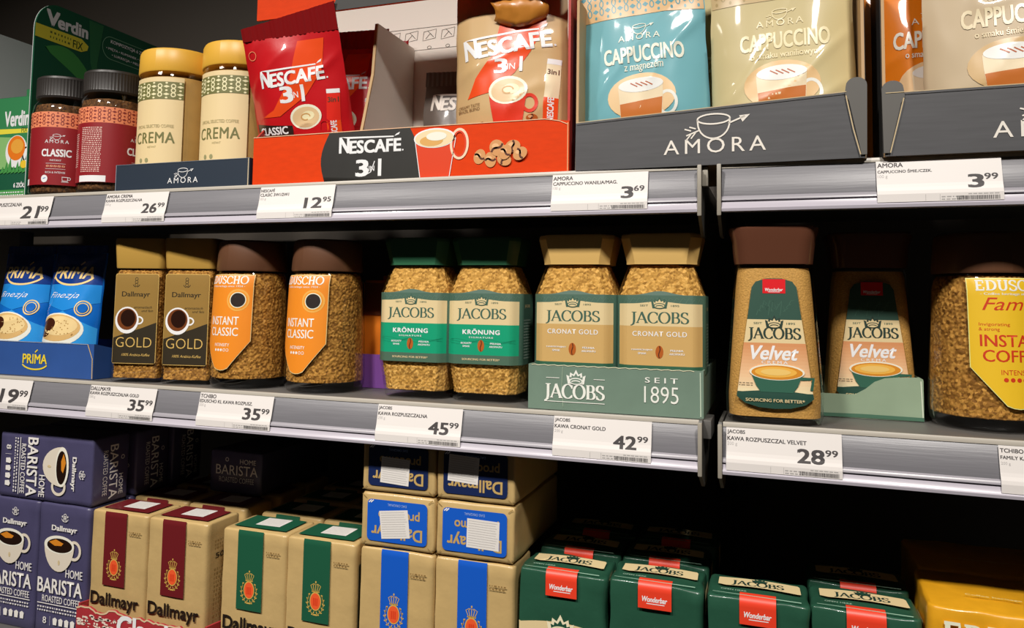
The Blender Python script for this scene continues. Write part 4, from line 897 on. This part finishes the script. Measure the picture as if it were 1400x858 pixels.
cappu('glossy cream cappuccino pouch in front of the tray, beside the blue one', FC, .014, .036, radians(-1), radians(-1.5), 19, 'CAPPUCCINO', 'o smaku waniliowym', PALE, C('d3b07e', .35), (C('b8a074', .3), C('a08858', .3)))
cappu('orange cappuccino pouch at the inner end of the cut-off tray', FO, .172, .080, radians(2), radians(-1), 27, 'CAPPUCCINO', 'o smaku czekoladowym', C('efe3cc', .3), PEACH, None)
cappu('beige cappuccino pouch cut by the frame, overlapping the orange one', FC2, .228, .014+.012, radians(-1), radians(-1), 33, 'CAPPUCCINO', 'o smaku śmietankowym', C('d6c8a6', .3), C('bfa070', .35), None)

# ================================================================ BOTTOM SHELF
GOLD = C('b29765', .34, coat=.15, bump=.30, bscale=26, var=.06); YF = .020; BH, BD, BW = .2, .07, .108; CAM_K = .945   # bottom shelf packs scaled about the camera; their positions and ZB include it
HW, DW = BH*CAM_K, BD*CAM_K
def brick(name, label, w, d, h, film, loc, rz=0, group=None, seed=1, puff=.0013, r=.0035, cat='coffee brick', fold=True):
    t = thing(name, label, cat, loc, rz, group); t.scale = (CAM_K, CAM_K, CAM_K); a, b = w/2, d/2; sh = Shell([(0, a-r*.6, b-r*.6, r*.6), (r, a, b, r), (h-r, a, b, r), (h-r*.3, a-r*.3, b-r*.3, r*.8), (h, a-r, b-r, r*.6)], 3)
    rings = []
    zs = [0, r*.4, r]+[r+(h-2*r)*i/14 for i in range(1, 14)]+[h-r, h-r*.6, h-r*.3, h-r*.1, h]
    for z in zs:
        o = []
        pts = sh.outline(z)
        dense = []
        for i, p in enumerate(pts):
            q = pts[(i+1) % len(pts)]; n = max(1, int(math.hypot(q[0]-p[0], q[1]-p[1])/.008))
            dense += [(p[0]+(q[0]-p[0])*k/n, p[1]+(q[1]-p[1])*k/n) for k in range(n)]
        for x, y in dense:
            k = puff*(noise.noise((x*35+seed*9, z*28, y*35+seed))); L = math.hypot(x, y) or 1
            o.append((x+x/L*k, y+y/L*k*.8, z+(puff*.6*noise.noise((x*40, y*40, seed)) if z > h-r else 0)))
        # equal counts per ring: resample
        rings.append(o)
    n = min(len(q) for q in rings); N_ = 64
    def resample(o):
        L = [0]
        for i in range(len(o)): L.append(L[-1]+(Vector(o[(i+1) % len(o)])-Vector(o[i])).length)
        out = []; i = 0
        for k in range(N_):
            dd = L[-1]*k/N_
            while L[i+1] < dd: i += 1
            f = (dd-L[i])/((L[i+1]-L[i]) or 1e-9); out.append(tuple(Vector(o[i]).lerp(Vector(o[(i+1) % len(o)]), f)))
        return out
    b_ = MB().loft([resample(o) for o in rings], film)
    b_.build('foil_body', t, 50)
    def wrap(u, v, hh):
        hh += .0004
        if v <= h-r: return Vector((u, -b-hh, v))
        s = v-(h-r)
        if s < r*pi/2: an = s/r; return Vector((u, -b+r-(r+hh)*cos(an), h-r+(r+hh)*sin(an)))
        return Vector((u, -b+r+(s-r*pi/2), h+hh))
    return t, wrap
STK = C('cfcbc6', .5); STI = C('b9b5b1', .5)
def sticker(a, x, y, w, h, L, rot=0, seed=1):
    c, n = cos(rot), sin(rot); P = lambda u, v: (x+u*c-v*n, y+u*n+v*c)
    a.poly([P(p, q) for p, q in ((-w/2, -h/2), (w/2, -h/2), (w/2, h/2), (-w/2, h/2))], STK, L)
    rn = random.Random(seed); k = int(h/.0028)
    for i in range(1, k):
        v = -h/2+h*i/k; e = w/2-.002-rn.uniform(0, .004); a.poly([P(-w/2+.002, v), P(e, v), P(e, v+.0008), P(-w/2+.002, v+.0008)], STI, L+1)
def dbrick(label, x, band, y=YF, z=ZB, front_art=True, group='gold coffee bricks with a coloured stripe', seed=1, side=None, lay=False):
    bc = {'maroon': C('621a1e', .33, coat=.2), 'green': C('1c5039', .33, coat=.2), 'blue': C('1552b5', .33, coat=.2)}[band]
    t, wrap = brick('coffee_brick', label, BW, BD, BH, GOLD, (x, y+DW/2, z), 0, group, seed)
    a = Art(wrap, .012, .004, base=.0014); tb = BH-.0035+.0055
    s0, s1 = (-.026, .0165) if band != 'blue' else (-.021, .0185)
    a.rect(s0, .091, s1, tb-.003, bc, 1)
    if band != 'blue': a.rect(-.043, tb+.006, .045, tb+.058, bc, 1); sticker(a, .004, tb+.036, .040, .034, 3, .03, seed)
    else: a.rect(s0, tb-.001, s1, tb+.004, bc, 1)
    crest(a, (s0+s1)/2, .119, .030, 3)
    a.text('Dallmayr', -.001, .068, .092, .024, C('1c150f', .45), 3, .022); a.bars(.022, .044, .168, .176, 2, C('7d6238', .5), 3, 3)
    a.build('printed_front', t)
    if band != 'blue':
        a = Art(lambda u, v, h_: Vector((BW/2+.0012+h_, u, v))); a.text('500g', .0, .150, .036, .010, C('2a2116', .5), 2, .02); a.bars(-.02, .02, .05, .135, 14, C('8d7446', .5), 2, 7); a.bars(-.02, .02, .16, .175, 3, C('8d7446', .5), 2, 8)
        if band == 'green': a.rect(-.027, .01, .027, .172, C('23241c', .45), 1); a.bars(-.02, .02, .03, .16, 18, C('cfc6ae', .5), 3, 9)
        a.build('printed_side', t)
    return t
cen = {'m1': -.890, 'm2': -.785, 'g1': -.657, 'g2': -.554, 'p1': -.445, 'p2': -.341}
names = {'m1': ('maroon', 'gold brick with maroon stripe and crest, next to the navy bricks'), 'm2': ('maroon', 'gold brick with maroon stripe and crest, next to the green-striped bricks'),
         'g1': ('green', 'gold brick with green stripe and crest, next to the maroon-striped bricks'), 'g2': ('green', 'gold brick with green stripe and crest, next to the stack of lying bricks')}
rows = ['second', 'third', 'fourth']
for k, (band, lb) in names.items():
    f = dbrick(lb, cen[k], band, seed=len(lb) % 7+1)
    nm = {'m1': 'maroon-striped row beside the navy bricks', 'm2': 'maroon-striped row beside the green-striped', 'g1': 'green-striped row beside the maroon-striped', 'g2': 'green-striped row beside the lying stack'}[k]
    for i, rr in enumerate(rows): dup(f, 'shadowed gold brick, %s in depth of the %s' % (rr, nm), (cen[k]+.003*sin(i*3+cen[k]*9), YF+DW/2+(DW+.013)*(i+1), ZB))
P1 = dbrick('upright gold brick with blue stripe, next to the green-striped bricks', cen['p1'], 'blue', group='gold coffee bricks with a blue stripe', seed=3)
P2 = dbrick('upright gold brick with blue stripe, next to the green coffee bricks', cen['p2'], 'blue', group='gold coffee bricks with a blue stripe', seed=4)
def lying(label, x, z, dark, st, seed):
    t, wrap = brick('coffee_brick', label, BW, BD, BH, GOLD, (x, YF, z), 0, 'gold coffee bricks with a blue stripe', seed)
    t.rotation_euler = (pi/2, 0, 0); t.location = (x, YF+HW, z+DW/2)
    # the pack's end, turned towards the aisle
    a = Art(lambda u, v, h: Vector((u, v, BH+.0006+h)), None, None, base=.0006); bl = C('1552b5', .33, coat=.2) if not dark else C('16234a', .35, coat=.2); GT_ = C('b0935a', .4)
    a.rect(-.044, -.027, .044, .027, bl, 1, r=.006)
    a.text('Dallmayr', .0, -.012, .074, .020, GT_, 3, .02, rot=pi); a.text('prodomo', .003, .0085, .060, .0155, GT_, 3, .02, rot=pi); a.text('DAS ORIGINAL', 0, .0215, .028, .0032, C('8fa6cf', .5), 3, 0, rot=pi)
    for i in range(2): a.line([(-.042+i*.003, .0225), (-.038+i*.003, .026)], .0014, WHITE, 3)
    sticker(a, st[0], st[1], st[2], st[3], 5, st[4], seed)
    for s in (-1, 1):
        for q in (-1, 1): a.line([(s*.052, q*.033), (s*.0455, q*.028)], .0008, C('8a7040', .5), 2)
    a.build('printed_end', t); a = Art(lambda u, v, h: Vector((u, BD/2+.0012+h, BH-v))); a.rect(-.026, .004, .014, .19, bl, 1); a.build('printed_stripe', t); return t
lying('lying gold brick with bright blue end label and tilted white sticker', cen['p1'], ZB+HW+.0018, False, (-.003, -.003, .042, .036, .12), 5)
lying('lying gold brick with bright blue end label and straight white sticker', cen['p2'], ZB+HW+.0018, False, (.012, -.002, .044, .036, -.02), 6)
lying('lying gold brick with navy end label, top of stack by the green-striped bricks', cen['p1'], ZB+HW+.0018+DW+.002, True, (-.004, -.006, .042, .034, -.05), 7)
lying('lying gold brick with navy end label, top of stack by the dark green bricks', cen['p2'], ZB+HW+.0018+DW+.002, True, (-.016, .005, .042, .034, -.06), 8)
# ---- green bricks with cream band ---------------------------------------------------------
JG = C('234a38', .30, coat=.3, bump=.4, bscale=20, var=.06); JR = C('d43a22', .4)
def jbrick(label, x, y, seed, w=.109):
    t, wrap = brick('coffee_brick', label, w, BD, BH, JG, (x, y+DW/2, ZB), 0, 'dark green coffee bricks with a cream band', seed, puff=.0034)
    a = Art(wrap, .006, .004, base=.0026); e = BH-.0035+.0055; hw = w/2
    a.poly([(-.044, e+.026), (-.044, e+.047)]+[(-.044+.0088*i, e+.048+.004*sin(i*.33)) for i in range(11)]+[(.046, e+.044), (.047, e+.022)]+[(.044-.0088*i, e+.022+.005*sin((10-i)*.33)) for i in range(10)], CREAM, 1)
    a.serif('JACOBS', .0, e+.036, .058, .013, C('22352c', .5), 2, .2, .06); crown(a, .002, e+.048, .018, C('22352c', .5), JG, 2)
    a.text('OPEN HERE', -.026, e+.011, .028, .0035, C('9fb6a4', .5), 2, .0); a.line([(-hw+.006, e-.0), (hw-.008, e-.001)], .0006, C('8fae9a', .4), 1)
    a.rect(-.019, e-.029, .020, e+.006, JR, 3); a.text('Wonderbar', .0005, e-.018, .029, .006, WHITE, 4, .03, shear=.25); a.rect(-.009, e-.0235, .012, e-.0226, WHITE, 4)
    a.poly([(-hw+.002, .06), (hw-.002, .06), (hw-.002, .137)]+[(hw-.004-i*(w-.008)/10, .137+.006*sin(i*.3)) for i in range(11)]+[(-hw+.002, .139)], CREAM, 1); crown(a, .0, .140, .034, C('d9d0b0', .5), JG, 3); a.text('SEIT', -.032, .128, .014, .004, C('22352c', .5), 3, .01); a.text('1895', .032, .128, .014, .004, C('22352c', .5), 3, .01)
    a.serif('JACOBS', 0, .108, .088, .022, C('22352c', .5), 3, .2, .06)
    a.build('printed_front', t); a = Art(lambda u, v, h_: Vector((hw+.002+h_, u, v))); a.rect(-.022, .168, .012, .196, CREAM, 1); a.build('printed_side', t); return t
jx = [-.2325, -.1265, -.018, .087]
JL_ = ['green brick with red seal, next to the gold blue-striped brick', 'green brick with red seal, second from the gold blue-striped brick', 'green brick with red seal, third from the gold blue-striped brick', 'green brick with red seal, next to the yellow brick']
for i, (x, l) in enumerate(zip(jx, JL_)):
    f = jbrick(l, x, YF+.004*(i % 2), i+2)
    depth = 2 if i < 2 else (0 if i == 2 else 1)
    for k in range(depth): dup(f, 'shadowed green brick, %s behind the %s' % (('directly', 'two places')[k], ['one beside the gold brick', 'second one from the gold brick', '', 'one beside the yellow brick'][i]), (x+.004*k, YF+DW/2+(DW+.015)*(k+1), ZB))
# ---- yellow brick -----------------------------------------------------------------------------
YB = C('c9901a', .38, coat=.25, bump=.1, var=.05)
t, wrap = brick('coffee_brick', 'yellow-gold coffee brick with white lettering at the end of the bottom row', .17, .12, .223, YB, (.224, .006+.057, ZB), radians(-2), None, 9, puff=.003)
a = Art(wrap, .008, .006, base=.0024); a.serif('EDUSCHO', -.002, .198, .14, .024, C('e6dcc0', .5), 2, .2, .1); a.text('Family', 0, .15, .1, .03, C('8c2a10', .5), 2, .01, shear=.3); a.text('Coffee heritage since 1924', 0, .262, .09, .006, C('e0c98a', .5), 2, 0); a.build('printed_front', t)
f2 = dup(t, 'shadowed yellow coffee brick behind the front yellow one', (.231, .063+.121, ZB), radians(2))
# ---- navy bricks --------------------------------------------------------------------------------
NV = C('423f5c', .4, coat=.15, bump=.06, bscale=40, var=.05); W6 = C('d9d5cf', .45)
def nbrick(label, loc, rot=None, seed=1, w=.1045, group='navy coffee bricks with a cup'):
    t, wrap = brick('coffee_brick', label, w, BD, BH, NV, loc, 0, group, seed, puff=.0012)
    if rot: t.rotation_euler = rot
    a = Art(wrap, .012, .006, base=.0012); MK = C('cdc3b2', .4)
    for r_ in (0, 1, 2): a.ring(.004, .181+r_*.0032-.003, .0028, .0028, .0009, W6, 2, 12)
    for s in (-1, 1): a.line(arc(.004, .182, .007, .007, 200 if s < 0 else 340, 262 if s < 0 else 278, 6), .001, W6, 2); a.ell(.004+s*.0055, .183, .0012, .0016, W6, 2, 8)
    a.text('Dallmayr', .004, .163, .052, .0105, W6, 2, .03)
    a.ring(.026, .133, .012, .013, .0045, MK, 2); a.poly([(-.036, .138)]+arc(-.005, .140, .031, .042, 185, 355, 14)+[(.026, .138)], MK, 3); a.ell(-.005, .139, .031, .014, C('ddd6c8', .4), 4); a.ell(-.004, .138, .026, .0108, C('20120c', .3), 5); a.poly([(-.026, .142), (-.012, .147), (.004, .142), (.0, .138), (-.014, .137)], C('c47a22', .4), 6); bean(a, -.004, .112, .004, .008, 5, C('c0ac7c', .4), MK)
    a.text('HOME', .028, .0975, .034, .0125, W6, 2, .015); a.text('BARISTA', 0, .075, .092, .022, W6, 2, .018); a.text('ROASTED COFFEE', .004, .055, .078, .010, W6, 2, .01); a.rect(-.045, .0465, .045, .0478, W6, 2)
    a.bars(-.044, .044, .034, .044, 2, W6, 2, 3); a.text('8', -.028, .022, .007, .010, W6, 2, .01); a.rect(-.017, .015, -.0166, .029, W6, 2)
    for i in range(4): a.poly([(-.010+i*.012, .017), (-.003+i*.012, .017), (-.002+i*.012, .026), (-.006+i*.012, .0285), (-.011+i*.012, .026)], W6, 2)
    a.build('printed_front', t); a = Art(wrap, None, None, base=.0012); e = BH-.0035+.0055
    a.text('HOME', .026, e+.050, .032, .008, W6, 2, .0); a.text('BARISTA', .004, e+.035, .084, .016, W6, 2, .005); a.text('ROASTED COFFEE', .004, e+.019, .070, .0085, W6, 2, -.005)
    a.ring(-.016, e+.052, .003, .003, .001, W6, 2, 12)
    a.build('printed_end', t); return t
nbrick('upright navy brick with white cup at the outer end of the bottom row', (-1.096, YF+DW/2, ZB), seed=2)
nbrick('upright navy brick with white cup, beside the maroon-striped gold bricks', (-.9955, YF+DW/2, ZB), seed=3)
ly = nbrick('navy brick lying on its side across the two upright navy bricks', (0, 0, 0), (0, pi/2, 0), 4); ly.location = (-1.134, YF+DW/2, ZB+HW+.0506)
for i, (y, l) in enumerate(((YF+DW*1.5+.010, 'directly behind the front lying one'), (YF+DW*2.5+.016, 'deepest in the lying row'))):
    dup(ly, 'navy brick lying in the shade, '+l, (-1.130+.004*i, y, ZB+HW+.0506))
for i in range(2):
    for k in range(2): dup(ly, 'shaded upright navy brick, %s under the lying ones, nearer the %s' % (('second in depth', 'third in depth')[k], ('shelf end', 'gold bricks')[i]), (-1.095+.0995*i, YF+DW*1.5+.006+(DW+.006)*k, ZB)).rotation_euler = (0, 0, 0)
dd = dup(ly, 'navy brick lying end-on far back in the dark on the gold bricks', (W(322, 640, .16).x, .16+HW, ZB+HW+.0355)); dd.rotation_euler = (pi/2, 0, 0)
# ---- torn red tray edge ---------------------------------------------------------------------------
RT = C('9c2a30', .55, var=.1, bscale=40); xa, xb = -.9445, -.718
t = thing('brick_tray', 'torn red cardboard tray edge in front of the maroon-striped bricks', 'tray', ((xa+xb)/2, .004, ZB+.0005)); hw = (xb-xa)/2; rn = random.Random(4)
top = [(-hw+i*.004, .064+.006*(.5+.5*sin(i*.45))*(1 if i < 30 else .3)+rn.uniform(-.0015, .0015)) for i in range(int(2*hw/.004)+1)]; top = [(u, v-.011) for u, v in top]
MB().prism([(-hw, 0), (hw, 0)]+top[::-1], lambda u, v, h: (u, h, v), .003, RT).build('front_wall', t, 0)
for s in (-1, 1): MB().prism([(.003, 0), (.10, 0), (.10, .05), (.003, .06)], lambda u, v, h: (s*hw-(.003 if s > 0 else 0)+h, u, v), .003, RT).build('side_wall', t, 0)
a = Art(lambda u, v, h: Vector((u, -h, v))); a.line([(u, v-.0006) for u, v in top], .0022, C('cbb08c', .8), 1); a.text('Classic', .016, .040, .105, .030, WHITE, 2, .03)
for i in range(60): q = rn.gauss(-hw+.045, .022); v_ = .041+rn.uniform(-.012, .007); q = max(-hw+.006, q); a.ell(q, v_, rn.uniform(.001, .005), rn.uniform(.0006, .002), C('d8c8b8', .8), 2, 8)
a.build('print', t)
